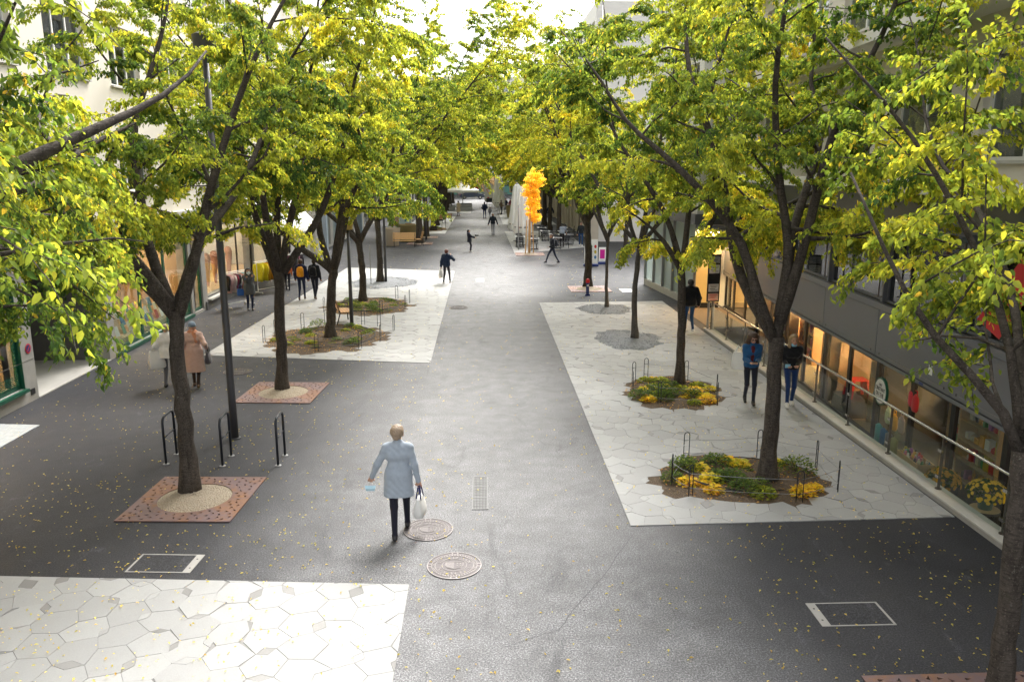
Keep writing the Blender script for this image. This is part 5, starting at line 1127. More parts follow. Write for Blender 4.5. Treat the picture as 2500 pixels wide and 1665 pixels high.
# ---------------------------------------------------------------- terrace furniture
M['chairblack'] = pm('black chair metal', (.018,.020,.028), .45, .2)
def chair0():
    t = thing('terrace_chair', 'dark metal terrace chair at a white table', 'chair', (0,0,0), 0, 'terrace chairs'); m = M['chairblack']
    MB().box(-.22,.22,-.22,.22,.43,.455).build('seat', m, t)
    fb = MB().tube([(-.22,.22,.45),(-.22,.28,.86),(.22,.28,.86),(.22,.22,.45)],.014,6).build('back_frame', m, t)
    for k in range(5): MB().hexa([(-.2,.232+.014*k,.52+k*.07),(.2,.232+.014*k,.52+k*.07),(.2,.238+.014*k,.52+k*.07),(-.2,.238+.014*k,.52+k*.07),(-.2,.24+.014*k,.565+k*.07),(.2,.24+.014*k,.565+k*.07),(.2,.246+.014*k,.565+k*.07),(-.2,.246+.014*k,.565+k*.07)]).build('back_slat', m, t)
    for x in (-.21,.21):
        for y in (-.21,.22): MB().tube([(x,y,.43),(x*1.08,y*1.1,0)],.014,6).build('leg', m, t)
    return t
def table0():
    t = thing('terrace_table', 'small white-topped terrace table with dark pedestal', 'table', (0,0,0), 0, 'terrace tables')
    MB().box(-.35,.35,-.35,.35,.72,.745).build('table_top', M['white'], t, bevel=.006); MB().cyl((0,0,.05),(0,0,.72),.03,n=10).build('pedestal', M['chairblack'], t); MB().box(-.3,.3,-.03,.03,0,.05).box(-.03,.03,-.3,.3,0,.048).build('foot', M['chairblack'], t); return t
C0, T0 = chair0(), table0(); first = [1,1]
def put(o, i, loc, rz):
    if first[i]: first[i] = 0; o.location = loc; o.rotation_euler = (0,0,R(rz)); return o
    return dup(o, loc, rz)
for x, y in ((2.75,56.0),(3.6,54.3),(2.9,59.5),(5.3,57.6),(6.3,57.6),(4.9,60.8),(6.2,60.6),(5.2,54.9),(6.6,64),(4.9,64.3)):
    put(T0, 1, (x,y,.025), 4); put(C0, 0, (x,y-.62,.025), 178+random.uniform(-9,9)); put(C0, 0, (x,y+.62,.025), random.uniform(-9,9))
    if x > 4: put(C0, 0, (x+.62,y,.025), -88+random.uniform(-9,9))
def folded_parasol(loc, h, label):
    t = thing('parasol', label, 'parasol', loc, 0, 'folded white parasols')
    MB().cyl((0,0,.05),(0,0,h),.03,n=10).build('mast', M['steel'], t); MB().lathe([(.28,0),(.28,.05),(.06,.07)],n=20).build('base', M['concrete_dark'], t)
    MB().lathe([(.42,.75),(.58,.95),(.54,1.5),(.44,2.2),(.24,h-.25),(.07,h)],n=32,ripple=.22,nr=8).build('canopy', M['canvas'], t, True); MB().lathe([(.10,h-.04),(.12,h),(.02,h+.06)],n=12).build('finial', M['darkmetal'], t); MB().lathe([(.59,1.28),(.60,1.33)],n=24).build('strap', M['darkmetal'], t)
folded_parasol((3.0,57.4,0), 4.2, 'tall folded white parasol right beside the golden sapling'); folded_parasol((2.75,60.6,0), 4.3, 'tall folded white parasol behind the one beside the sapling'); folded_parasol((2.3,97,0), 4.4, 'distant folded white parasol near the dark market stall'); folded_parasol((2.2,104,0), 4.4, 'most distant folded white parasol by the cross street')
tag(MB().cyl((0,0,0),(0,0,3),.04,n=10).build('sign_post', M['steel'], None, True), 'slim grey post between the parasol and the sapling', 'post').location = (2.55,54.0,0)
op = thing('parasol', 'open square white parasol over the distant left terrace', 'parasol', (-2.3,106,0))
MB().cyl((0,0,0),(0,0,3.3),.05,n=10).build('mast', M['steel'], op); MB().add([(-2.1,-2.1,2.55),(2.1,-2.1,2.55),(2.1,2.1,2.55),(-2.1,2.1,2.55),(0,0,3.5),(-2.1,-2.1,2.3),(2.1,-2.1,2.3),(2.1,2.1,2.3),(-2.1,2.1,2.3)],[(0,1,4),(1,2,4),(2,3,4),(3,0,4),(5,6,1,0),(6,7,2,1),(7,8,3,2),(8,5,0,3)]).build('canopy', M['canvas'], op)
for k in range(4): a = R(45+90*k); MB().cyl((0,0,2.6),(2.9*math.cos(a),2.9*math.sin(a),2.5),.02,n=5).build('rib', M['steel'], op)
sf = thing('lounge_sofa', 'pale wicker lounge seat on the distant left terrace', 'sofa', (-1.9,102,0), 0, 'terrace lounge seats'); MB().box(-.9,.9,-.35,.35,.1,.42).build('seat', M['shutter'], sf); MB().box(-.9,.9,.25,.38,.42,.8).build('backrest', M['shutter'], sf)
for x in (-.85,.85): MB().box(x-.06,x+.06,-.35,.35,.42,.6).build('armrest', M['shutter'], sf)
dup(sf, (-3.6,104,0), 90); dup(sf, (-2.0,108,0), 180)
ms = thing('market_table', 'dark-clothed market table laid with goods before the cross street', 'table', (2.1,122,0)); MB().box(-1.2,1.2,-.5,.5,.86,.9).build('table_top', M['darkmetal'], ms); MB().box(-1.2,1.2,-.51,-.49,.3,.86).build('cloth', M['chairblack'], ms)
for x in (-1.1,1.1): MB().box(x-.04,x+.04,-.45,.45,0,.86).build('leg', M['darkmetal'], ms)
for i in range(6): o = MB().box(-.15,.15,-.15,.15,0,.16).build('goods_tray', tint(i*3)); o.location = (1.2+i*.36,122,.902); tag(o, 'small tray of goods on the dark market table', 'tray', 'trays on the market table')
# sign boards
def board(loc, rz, label, col, w=.7, h=1.3):
    t = thing('sign_board', label, 'sign board', loc, rz); MB().box(-w/2,w/2,-.02,.02,.15,h).build('panel', M['white'], t); MB().box(-w/2+.06,w/2-.06,-.026,-.021,.3,h-.12).build('poster', cloth(label[:18], col, .35, 0), t); MB().box(-w/2-.05,w/2+.05,-.2,.2,0,.1).build('foot', M['blue'] if 'balloon' in label else M['steel'], t); return t
b_ = board((-6.7,72,0), 5, 'white sign board showing a pale blue figure behind the wooden seats', (.55,.66,.72), 1.15, 1.9); MB().tube([(0,-.03,.75),(0,-.03,1.1),(0,-.03,1.4),(0,-.03,1.55)],[.05,.13,.14,.06],10,sq=.1).build('printed_figure', cloth('figure blue', (.12,.35,.5)), b_)
b_ = board((6.25,45.0,0), -4, 'white pavement sign printed with coloured balloon outlines by the thick tree', (.75,.76,.74), .75, 1.5)
for i in range(9): MB().ball((-.24+.24*(i%3),-.03,.5+.3*(i//3)),(.07,.006,.10),8,6).build('printed_balloon', tint([0,4,2,1,9,7,6,4,0][i]), b_)
board((7.05,46.0,0), -4, 'magenta pavement sign beside the balloon sign', (.55,.02,.28), .4, .95)
board((-7.6,72.5,0), 10, 'poster stand with a red and blue picture before the glazed shopfront', (.5,.25,.3), 1.3, 1.7)
ys = thing('round_top_board', 'grey round-topped board with a red and white give-way triangle by the cross street', 'sign', (1.45,133,0)); pts = [(-.75,0),(.75,0),(.75,2.4)]+[(.75*math.cos(R(a)),2.4+.5*math.sin(R(a))) for a in range(20,180,20)]+[(-.75,2.4)]
m_ = MB(); m_.prism(pts,-.05,.05); o = m_.build('panel', M['concrete_pale'], ys); o.rotation_euler = (R(90),0,0)
for nm, s_, y, mt in (('red_border',.5,-.06,'red'),('white_field',.34,-.066,'white')): m_ = MB(); m_.prism([(-s_,.3*s_*1.73),(0,-.6*s_*1.73),(s_,.3*s_*1.73)],-.003,.003); o = m_.build(nm, M[mt], ys); o.rotation_euler = (R(90),0,0); o.location = (0,y,1.7)
bs2 = thing('direction_sign', 'blue and white direction sign before the far shop', 'sign', (4.2,140,0)); MB().cyl((0,0,0),(0,0,3.4),.05,n=8).build('post', M['steel'], bs2); MB().box(-1.3,1.3,-.04,.0,2.3,3.1).build('white_panel', M['white'], bs2); MB().box(-1.3,1.3,-.05,-.041,2.3,2.65).build('blue_panel', M['blue'], bs2)
# ---------------------------------------------------------------- car on the cross street
def car(loc, rz):
    t = thing('car', 'blue-grey saloon car passing on the far cross street', 'car', loc, rz)
    side = [(-2.15,.35),(-2.2,.62),(-2.05,.85),(-1.55,.93),(-.95,1.38),(.35,1.42),(1.1,.98),(1.9,.86),(2.15,.66),(2.18,.36)]
    m_ = MB(); n = len(side); V = []
    for y, k in ((-.82,1),(-.86,1),(.86,1),(.82,1)): V += [(x, y*(.86 if z > 1.0 else 1), z) for x,z in side]
    F = [tuple(range(n)), tuple(range(3*n,4*n))[::-1]]+[(i*n+j, i*n+(j+1)%n, (i+1)*n+(j+1)%n, (i+1)*n+j)[::-1] for i in range(3) for j in range(n)]
    m_.add(V,F); m_.build('body', M['carpaint'], t, 35)
    for s in (-1,1):
        MB().hexa([(-.9,s*.752,1.0),(.75,s*.80,1.0),(.75,s*.81,1.0),(-.9,s*.762,1.0),(-.85,s*.745,1.32),(.3,s*.745,1.34),(.3,s*.755,1.34),(-.85,s*.755,1.32)]).build('side_window', M['glass_refl'], t)
        for x in (-1.35,1.38):
            w_ = MB().tube([(x,s*.70,.32),(x,s*.88,.32)],.32,20).build('wheel', M['tyre'], t, 40); MB().tube([(x,s*.87,.32),(x,s*.895,.32)],.20,14).build('rim', M['chrome'], w_)
        MB().box(2.08,2.19,s*.6-.14,s*.6+.14,.6,.74).build('headlight', M['white'], t); MB().box(-2.2,-2.1,s*.6-.14,s*.6+.14,.66,.8).build('tail_light', M['red'], t)
    MB().hexa([(.42,-.66,1.37),(.42,.66,1.37),(1.08,.72,1.02),(1.08,-.72,1.02),(.43,-.66,1.385),(.43,.66,1.385),(1.1,.72,1.03),(1.1,-.72,1.03)]).build('windscreen', M['glass_refl'], t)
car((-1.4,142,0), 0)
# ================================================================ people: one signed-distance figure per person, meshed by surface nets
def surface_net(f, org, h):
    ins = f < 0; nx, ny, nz = f.shape
    c = np.zeros((nx-1,ny-1,nz-1), np.int8)
    for dx in (0,1):
        for dy in (0,1):
            for dz in (0,1): c += ins[dx:nx-1+dx, dy:ny-1+dy, dz:nz-1+dz]
    act = (c > 0) & (c < 8); idx = -np.ones(act.shape, np.int32); ijk = np.argwhere(act); idx[act] = np.arange(len(ijk))
    acc = np.zeros((len(ijk),3)); cnt = np.zeros(len(ijk)); cor = [(a,b,d) for a in (0,1) for b in (0,1) for d in (0,1)]
    for a in cor:
        for ax in range(3):
            if a[ax]: continue
            b = list(a); b[ax] = 1
            fa = f[ijk[:,0]+a[0], ijk[:,1]+a[1], ijk[:,2]+a[2]]; fb = f[ijk[:,0]+b[0], ijk[:,1]+b[1], ijk[:,2]+b[2]]; m = (fa < 0) != (fb < 0)
            t = np.where(m, fa/np.where(m, fa-fb, 1), 0); pt = np.array(a, float)[None]+0*t[:,None]; pt = np.repeat(np.array(a, float)[None], len(t), 0); pt[:,ax] += t; acc[m] += pt[m]; cnt[m] += 1
    V = (ijk+acc/np.maximum(cnt,1)[:,None])*h+org; Q = []
    for ax in range(3):
        o1, o2 = [(1,2),(2,0),(0,1)][ax]; sl = [slice(None)]*3; sa = list(sl); sb = list(sl); sa[ax] = slice(0,-1); sb[ax] = slice(1,None)
        A, B = ins[tuple(sa)], ins[tuple(sb)]; e = np.argwhere(A != B)
        ok = (e[:,o1] > 0)&(e[:,o2] > 0)&(e[:,o1] < act.shape[o1])&(e[:,o2] < act.shape[o2]); e = e[ok]
        def cell(d1, d2): q = e.copy(); q[:,o1] -= d1; q[:,o2] -= d2; return idx[q[:,0],q[:,1],q[:,2]]
        q = np.stack([cell(1,1),cell(0,1),cell(0,0),cell(1,0)],1); flip = ~A[e[:,0],e[:,1],e[:,2]]; q[flip] = q[flip][:,::-1]; Q.append(q)
    return V, np.concatenate(Q)
def sdf_mesh(name, prims, mats, h, parent, k=.03, cuts=None, fold=None):
    """prims: (material key, a, b, ra, rb, (sx,sy,sz) squash)"""
    lo = np.min([np.minimum(p[1],p[2])-max(p[3],p[4])*1.5 for p in prims],0)-3*h; hi = np.max([np.maximum(p[1],p[2])+max(p[3],p[4])*1.5 for p in prims],0)+3*h
    n = np.ceil((hi-lo)/h).astype(int)+1; F = np.full(n, 9., np.float32); ax = [lo[i]+h*np.arange(n[i]) for i in range(3)]
    def dist(p, X, Y, Z):
        a = np.array(p[1],float); b = np.array(p[2],float); s = p[5] if len(p) > 5 else (1,1,1); c = (a+b)/2
        px, py, pz = (X-c[0])/s[0]+c[0], (Y-c[1])/s[1]+c[1], (Z-c[2])/s[2]+c[2]; ba = b-a; L = max(1e-9, ba@ba)
        t = np.clip(((px-a[0])*ba[0]+(py-a[1])*ba[1]+(pz-a[2])*ba[2])/L, 0, 1)
        return (np.sqrt((px-a[0]-t*ba[0])**2+(py-a[1]-t*ba[1])**2+(pz-a[2]-t*ba[2])**2)-(p[3]+(p[4]-p[3])*t))*min(s)
    for p in prims:
        m = max(p[3],p[4])*1.6+k+2*h; s0 = [max(0, int((min(p[1][i],p[2][i])-m-lo[i])/h)) for i in range(3)]; s1 = [min(n[i], int((max(p[1][i],p[2][i])+m-lo[i])/h)+2) for i in range(3)]
        sl = tuple(slice(a,b) for a,b in zip(s0,s1)); X, Y, Z = np.meshgrid(*[ax[i][sl[i]] for i in range(3)], indexing='ij'); d = dist(p, X, Y, Z); g_ = F[sl]; kk = min(k, min(p[3],p[4])*.8+.002)
        hh = np.maximum(kk-np.abs(d-g_), 0)/kk; F[sl] = np.minimum(d, g_)-hh*hh*kk*.25
    if fold: X, Y, Z = np.meshgrid(*ax, indexing='ij'); F = F+fold(X,Y,Z).astype(np.float32)
    if cuts is not None: X, Y, Z = np.meshgrid(*ax, indexing='ij'); F = np.maximum(F, cuts(X,Y,Z))
    V, Q = surface_net(F, lo, h)
    best = np.full(len(V), 9.); mi = np.zeros(len(V), int)
    for p in prims:
        d = dist(p, V[:,0], V[:,1], V[:,2])-(.006 if len(p) > 6 else 0); w = d < best; best[w] = d[w]; mi[w] = mats.index(p[0])
    me = bpy.data.meshes.new(name); me.from_pydata(V.tolist(), [], Q.tolist()); o = link(name, me, [M[m] for m in mats], parent, True); me.polygons.foreach_set('material_index', mi[Q[:,0]]); return o
def ik(a, t, l1, l2, pole):
    a, t, pole = map(lambda q: np.array(q,float), (a,t,pole)); d = t-a; L = np.linalg.norm(d); L2 = min(L, (l1+l2)*.995); u = d/max(L,1e-6); t = a+u*L2
    x = (l1*l1-l2*l2+L2*L2)/(2*L2); y = math.sqrt(max(0, l1*l1-x*x)); p = pole-u*(pole@u); p /= max(1e-6, np.linalg.norm(p)); return a+u*x+p*y, t
SKIN = dict(light=(.52,.30,.21), tan=(.42,.23,.15))
for k_, c_ in SKIN.items(): M['skin_'+k_] = pm('skin '+k_, c_, .55, 0, .08, 20, spec=.4)
M['eye'] = pm('dark eye', (.02,.015,.012), .3); M['lip'] = pm('lip', (.42,.13,.11), .5); M['shoe_white'] = pm('white sneaker', (.72,.70,.68), .6); M['shoe_black'] = pm('black shoe', (.015,.014,.015), .35); M['shoe_brown'] = pm('brown shoe', (.10,.055,.03), .5)
HAIR = dict(brown=(.06,.030,.016), dark=(.014,.010,.008), blond=(.30,.20,.10), grey=(.30,.22,.15), red=(.12,.035,.02))
for k_, c_ in HAIR.items(): M['hair_'+k_] = pm('hair '+k_, c_, .55, 0, .35, 30, .4, 140)
def person(label, loc, face, ht=1.68, feet=((-.09,.12,0),(.09,-.14,.0)), hands=((-.27,.05,.80),(.27,.02,.80)), lean=3, top=(.02,.02,.03), legs=(.02,.025,.05), shoe='shoe_black', skin='light', hair=('short','dark'),
           hem=None, puff=.014, h=.0165, look=(0,0), mask=None, hood=None, hat=None, legthin=1.0, scarf=None, fem=False, fingers=True, bare=False, collar=None, wide=1.0, grip=0, inner=None):
    """face: heading in degrees, 0 = away from the camera along the street, 90 = to the left"""
    s = ht/1.70; tk = 'cloth top %.3f %.3f %.3f' % top; cloth(tk, top); lk = 'cloth legs %.3f %.3f %.3f' % legs; cloth(lk, legs); sk = 'skin_'+skin; A = lambda *q: np.array(q, float)*s
    ph = R(lean); cp, sp = math.cos(ph), math.sin(ph)
    def up(x, y, z): z0 = .95; dz = z-z0; return A(x, y*cp+dz*sp, z0+dz*cp-y*sp)
    body, coat, hairp = [], [], []
    # legs
    drop = 0.0
    for (fx, fy, fz), sx in zip(feet, (-1,1)):
        hip = A(sx*.088,0,.91); an = A(fx,fy,.085+fz); kn, an = ik(hip, an, .43*s, .42*s, (0,1,.0)); q = legthin
        body += [(lk,hip,kn,.083*s*q,.056*s*q),(lk,kn,an,.055*s*q,.04*s*q*.95)]
        toe = -.06 if fz > .03 else 0
        body += [(shoe, an+A(0,-.035,-.04), an+A(0,.115,-.05+toe), .040*s, .034*s),(shoe, an+A(0,.02,-.01), an+A(0,.06,-.045), .042*s,.036*s)]
    body += [(lk, A(-.075,0,.93), A(.075,0,.93), .10*s, .10*s, (1,.92,1))]
    c = puff; wd = wide
    coat += [(tk, up(-.07*wd,0,.97), up(.07*wd,0,.97), (.098+c)*s, (.098+c)*s),(tk, up(-.055*wd,0,1.10), up(.055*wd,0,1.10), (.092+c)*s,(.092+c)*s),(tk, up(-.08*wd,0,1.27), up(.08*wd,0,1.27), (.100+c)*s,(.100+c)*s),(tk, up(-.135*wd,-.005,1.385), up(.135*wd,-.005,1.385), (.058+c)*s,(.058+c)*s),(tk, up(0,0,1.38), up(0,.005,1.46), (.075+c)*s,(.06+c*.6)*s)]
    if fem: coat += [(tk, up(-.07,.075,1.25), up(.07,.075,1.25), .062*s, .062*s)]
    if hem: 
        for x in (-.075,0,.075): coat.append((tk, A(x*wd,0,.98), A(x*1.15*wd,-.0,hem-.1), (.108+c)*s, (.135+c)*s))
    wr = []
    for (hx, hy, hz), sx in zip(hands, (-1,1)):
        sh = up(sx*.172*wd,-.005,1.375); tgt = A(hx,hy,hz); el, w_ = ik(sh, tgt, .285*s, .255*s, (sx*.35,-1,-.25)); coat += [(tk, sh, el, (.046+c*.8)*s, (.038+c*.8)*s)]
        if bare: body += [(sk, el, w_, .04*s, .028*s)]
        else: coat += [(tk, el, w_-(w_-el)*.06, (.037+c*.8)*s, (.029+c*.8)*s)]
        f = unit(w_-el); lat = unit(np.cross(f, np.array([0,0,1.])) if abs(f[2]) < .8 else np.cross(f, np.array([0,1.,0]))); nrm = np.cross(lat, f); pe = w_+f*.075*s; body += [(sk, el*.15+w_*.85, w_+f*.01, .027*s, .026*s),(sk, w_+lat*.012*s, pe+lat*.02*s, .022*s,.018*s),(sk, w_-lat*.012*s, pe-lat*.02*s, .022*s,.018*s)]
        for i, ln in enumerate((.062,.075,.07,.052)):
            o_ = (i-1.5)*.018*s; b0 = pe+lat*o_; b1 = b0+unit(f+nrm*.35*(1+grip))*ln*.55*s; b2 = b1+unit(f+nrm*(1.1+grip*1.5))*ln*.5*s; body += [(sk,b0,b1,.0095*s,.009*s),(sk,b1,b2,.009*s,.0075*s)]
        t0 = w_+f*.02*s+lat*.024*s*(-sx); t1 = t0+unit(f*.7+lat*(-sx)*.8+nrm*.3)*.04*s; body += [(sk,t0,t1,.012*s,.010*s),(sk,t1,t1+unit(f+nrm*.3)*.03*s,.010*s,.008*s)]; wr.append(pe)
    # head in its own frame, turned by look = (yaw left, nod down)
    hc = up(0,.015,1.585); cy_, sy_ = math.cos(R(look[0])), math.sin(R(look[0])); cn, sn = math.cos(R(look[1])), math.sin(R(look[1]))
    def hd(x, y, z): y, z = y*cn+z*sn, z*cn-y*sn; x, y = x*cy_-y*sy_, x*sy_+y*cy_; return hc+A(x,y,z)
    body += [(sk, up(0,0,1.42), hd(0,0,-.05), .056*s, .052*s),(sk, hd(0,-.012,.028), hd(0,-.004,.02), .093*s, .09*s, (.9,1,1)),(sk, hd(0,.02,.0), hd(0,.042,-.072), .078*s, .044*s, (.92,1,1)),(sk, hd(0,.088,.0), hd(0,.108,-.026), .011*s, .015*s)]
    for sx in (-1,1): body += [(sk, hd(sx*.084,-.01,.0), hd(sx*.088,-.005,-.025), .016*s, .013*s),('eye', hd(sx*.034,.084,.006), hd(sx*.034,.085,.006), .0095*s, .0095*s, (1,1,.7)),('hair_'+hair[1] if hair[0] != 'bald' else sk, hd(sx*.018,.092,.032), hd(sx*.05,.083,.034), .007*s, .006*s)]
    body += [('lip', hd(-.02,.086,-.055), hd(.02,.086,-.055), .0085*s, .0085*s)]
    if mask == 'face': M.setdefault('mask', pm('pale surgical mask', (.55,.68,.74), .8)); body += [('mask', hd(-.035,.062,-.045), hd(.035,.062,-.045), .047*s, .047*s),('mask', hd(0,.085,-.02), hd(0,.07,-.085), .038*s,.034*s)]
    if mask == 'chin': M.setdefault('maskblue', pm('blue surgical mask', (.25,.5,.66), .8)); body += [('maskblue', hd(-.03,.05,-.10), hd(.03,.05,-.10), .034*s, .034*s)]
    hk = 'hair_'+hair[1]; ht_ = hair[0]
    if ht_ in ('short','long','curly','bun','pony'):
        e = {'curly':.018}.get(ht_, .004)
        hairp += [(hk, hd(0,-.022,.036), hd(0,-.012,.045), (.098+e)*s, (.094+e)*s),(hk, hd(0,-.05,.0), hd(0,-.055,-.03), .078*s, .062*s)]
        if ht_ == 'short': hairp += [(hk, hd(-.02,.05,.085), hd(.03,.055,.085), .034*s, .03*s)]
        if ht_ in ('long','curly'):
            w = .05 if ht_ == 'long' else .078; L_ = .24 if ht_ == 'long' else .30
            for sx in (-1,1): hairp += [(hk, hd(sx*.065,-.02,.03), hd(sx*.085,-.01,-L_*.55), w*s*.9, w*s),(hk, hd(sx*.085,-.01,-L_*.55), hd(sx*.10,.02,-L_), w*s, w*s*.6)]
            hairp += [(hk, hd(0,-.06,0), hd(0,-.09,-L_), .075*s, .06*s)]
        if ht_ == 'bun': hairp += [(hk, hd(0,-.10,.07), hd(0,-.105,.07), .042*s, .042*s)]
        if ht_ == 'pony': hairp += [(hk, hd(0,-.10,.04), hd(0,-.12,-.12), .03*s, .018*s)]
    if scarf: cloth('scarf %.2f' % scarf[0], scarf); coat += [('scarf %.2f' % scarf[0], up(-.05,.0,1.455), up(.05,.0,1.455), .075*s, .075*s),('scarf %.2f' % scarf[0], up(.05,-.07,1.44), up(.10,-.11,1.22), .045*s,.03*s)]
    if hood: cloth('hood %.2f %.2f' % hood[:2], hood); coat += [('hood %.2f %.2f' % hood[:2], up(-.06,-.075,1.44), up(.06,-.075,1.44), .07*s, .07*s)]
    if collar: cloth('collar %.2f' % collar[0], collar); coat += [('collar %.2f' % collar[0], up(0,-.01,1.455), up(0,0,1.475), .072*s, .068*s)]
    if inner: cloth('inner %.2f' % inner[0], inner); coat += [('inner %.2f' % inner[0], up(0,.085,1.10), up(0,.09,1.38), .04*s, .036*s, (.75,1,1), 1)]
    mats = sorted({p[0] for p in body}); o = sdf_mesh('person', body, mats, h, None, .028*s)
    tag(o, label, 'person'); o.location = loc; o.rotation_euler = (0,0,R(face))
    cutf = (lambda X,Y,Z: (hem*s-Z)) if hem else None
    sdf_mesh('coat' if hem else 'jacket', coat, sorted({p[0] for p in coat}), h, o, .045*s, cutf, lambda X,Y,Z: .0045*np.sin(26*X+4*np.sin(9*Z+3*Y)+7*Z)*np.sin(21*Z+5*np.sin(8*X)+9*Y))
    if hairp:
        inv = np.array([[cy_,sy_],[-sy_,cy_]])
        def cut(X,Y,Z):
            x = (X-hc[0])*cy_+(Y-hc[1])*sy_; y = -(X-hc[0])*sy_+(Y-hc[1])*cy_; z = Z-hc[2]; y, z = y*cn-z*sn, z*cn+y*sn
            if ht_ in ('long','curly'): return np.minimum(np.minimum(y-.012*s, .082*s-z), np.maximum(.066*s-np.abs(x), y-.075*s))
            return np.minimum(y-.012*s, .068*s-z)
        sdf_mesh('hair', hairp, [hk], h*.85 if h < .012 else h, o, .02*s, cut, (lambda X,Y,Z: .016*np.sin(70*X+9*np.sin(31*Z))*np.sin(64*Z+5*np.sin(40*Y))*np.sin(58*Y+2)) if ht_ == 'curly' else (lambda X,Y,Z: .004*np.sin(150*X+4*np.sin(30*Z))*np.sin(120*Y)))
    if hat:
        kind, colr = hat; cloth('hat %.2f %.2f' % (colr[0],colr[2]), colr); hp = [('hat %.2f %.2f' % (colr[0],colr[2]), hd(0,-.012,.055), hd(0,-.008,.062), .105*s, .10*s)]
        if kind == 'cap': hp += [(hp[0][0], hd(0,.09,.06), hd(0,.14,.05), .05*s, .045*s, (1,1,.3))]
        sdf_mesh('beanie' if kind == 'beanie' else 'cap', hp, [hp[0][0]], h, o, .01, (lambda X,Y,Z: hc[2]+.018*s-Z) if kind == 'beanie' else (lambda X,Y,Z: hc[2]+.03*s-Z))
    fr = Matrix.Translation(loc) @ Matrix.Rotation(R(face),4,'Z')
    return o, lambda x,y,z: fr @ Vector((x*s,y*s,z*s)), [fr @ Vector(w) for w in wr]
# ---- bags
def held_bag(name, label, top, w, d, h_, mat, strap, drop, face, cat='bag', hl=.22, taper=.8):
    t = thing(name, label, cat, (top.x,top.y,top.z-drop-h_), face)
    m_ = MB(); n = 12
    V = []
    for f, z in ((.86,0),(1,.04),(1.0,h_*.4),(.9,h_*.8),(taper,h_)):
        for k in range(n):
            a = 2*math.pi*k/n; cx, sx = math.cos(a), math.sin(a); V.append((f*w/2*math.copysign(abs(cx)**.5,cx), (f if z < h_*.7 else f*.6)*d/2*math.copysign(abs(sx)**.5,sx), z))
    m_.add(V, [(i*n+k, i*n+(k+1)%n, (i+1)*n+(k+1)%n, (i+1)*n+k) for i in range(4) for k in range(n)]+[tuple(range(n-1,-1,-1)), tuple(range(4*n,5*n))]); m_.build('body', mat, t, 50)
    for y in (-d*.22,d*.22): MB().tube([(-w*.26,y,h_*.92),(-w*.12,y*.5,h_+hl*.7),(0,y*.2,h_+drop),(w*.12,y*.5,h_+hl*.7),(w*.26,y,h_*.92)],.011,6).build('handle', strap, t, True)
    return t
def backpack(P, face, label, col, w=.30, h_=.42, d=.15, z0=1.0, back=-.11):
    o = P(0,back-d/2,z0); t = thing('backpack', label, 'backpack', o, face); k = 'pack %.2f %.2f' % col[:2]; cloth(k, col)
    m_ = MB().tube([(0,0,0),(0,-.01,.05),(0,-.02,h_*.5),(0,-.01,h_*.85),(0,.0,h_)],[w*.40,w*.5,w*.5,w*.44,w*.2],14,sq=d/w); m_.build('body', M[k], t, True)
    MB().tube([(0,-d*.5,h_*.08),(0,-d*.62,h_*.2),(0,-d*.5,h_*.45)],[w*.22,w*.32,w*.2],10,sq=.35).build('front_pocket', M[k], t, True)
    for s in (-1,1): MB().tube([(s*.08,d*.5,h_*.95),(s*.11,d*.5+.09,h_*1.04),(s*.13,d*.5+.24,h_*.75),(s*.13,d*.5+.12,h_*.25),(s*.1,d*.4,.06)],.018,5,sq=.5).build('strap', M[k], t, True)
    return t
# ---- the people, each where the photograph puts them
o, P, W_ = person('person in pale blue coat walking away holding a face mask, tights and ankle boots', (-1.27,11.38,0), 2, 1.72, ((-.06,-.26,.0),(.10,.20,.02)), ((-.42,.10,.86),(.31,-.02,.78)), 3, (.33,.375,.43), (.012,.012,.022), 'shoe_black', 'light', ('short','grey'), hem=.64, puff=.017, h=.0098, look=(-14,4), wide=1.04, legthin=1.05, grip=1)
held_bag('handbag', 'pale canvas handbag with navy straps in the hand of the blue-coated person', W_[1]+Vector((0,0,.02)), .34, .16, .30, M['offwhite'], cloth('navy strap', (.012,.016,.10)), .20, 80)
mk = thing('face_mask', 'light blue face mask dangling from the hand of the blue-coated person', 'face mask', W_[0]-Vector((0,0,.02))); M.setdefault('maskblue', pm('blue surgical mask', (.25,.5,.66), .8))
MB().add([(-.085,0,-.06),(.085,0,-.06),(.075,-.03,-.10),(-.075,-.03,-.10),(.06,0,-.15),(-.06,0,-.15)],[(0,1,2,3),(3,2,4,5)]).build('pleated_panel', pm('mask fabric', (.50,.72,.82), .8), mk)
for s_ in (-1,1): MB().tube([(s_*.085,0,-.06),(s_*.05,0,.015),(s_*.02,0,.0),(s_*.06,0,-.14)],.004,4).build('ear_loop', M['white'], mk)
o, P, W_ = person('person in blue denim jacket and dark jeans with long curly hair looking at a phone', (6.33,17.95,0.02), 172, 1.70, ((-.07,.16,0),(.07,-.16,.04)), ((-.06,.30,1.06),(.07,.30,1.06)), 5, (.018,.085,.21), (.018,.020,.032), 'shoe_black', 'light', ('curly','brown'), h=.0103, look=(8,28), fem=True, legthin=1.0, puff=.02, inner=(.10,.012,.015), grip=.6)
ph_ = tag(MB().box(-.04,.04,-.075,.075,0,.01).build('phone', M['black']), 'dark phone held in both hands by the person in denim jacket', 'phone'); ph_.location = P(0,.39,1.08); ph_.rotation_euler = (R(35),0,R(172))
held_bag('tote_bag', 'translucent white carrier bag hanging from the shoulder of the person in denim', P(.26,-.08,1.32), .36, .16, .42, M['offwhite'], M['white'], .10, 150)
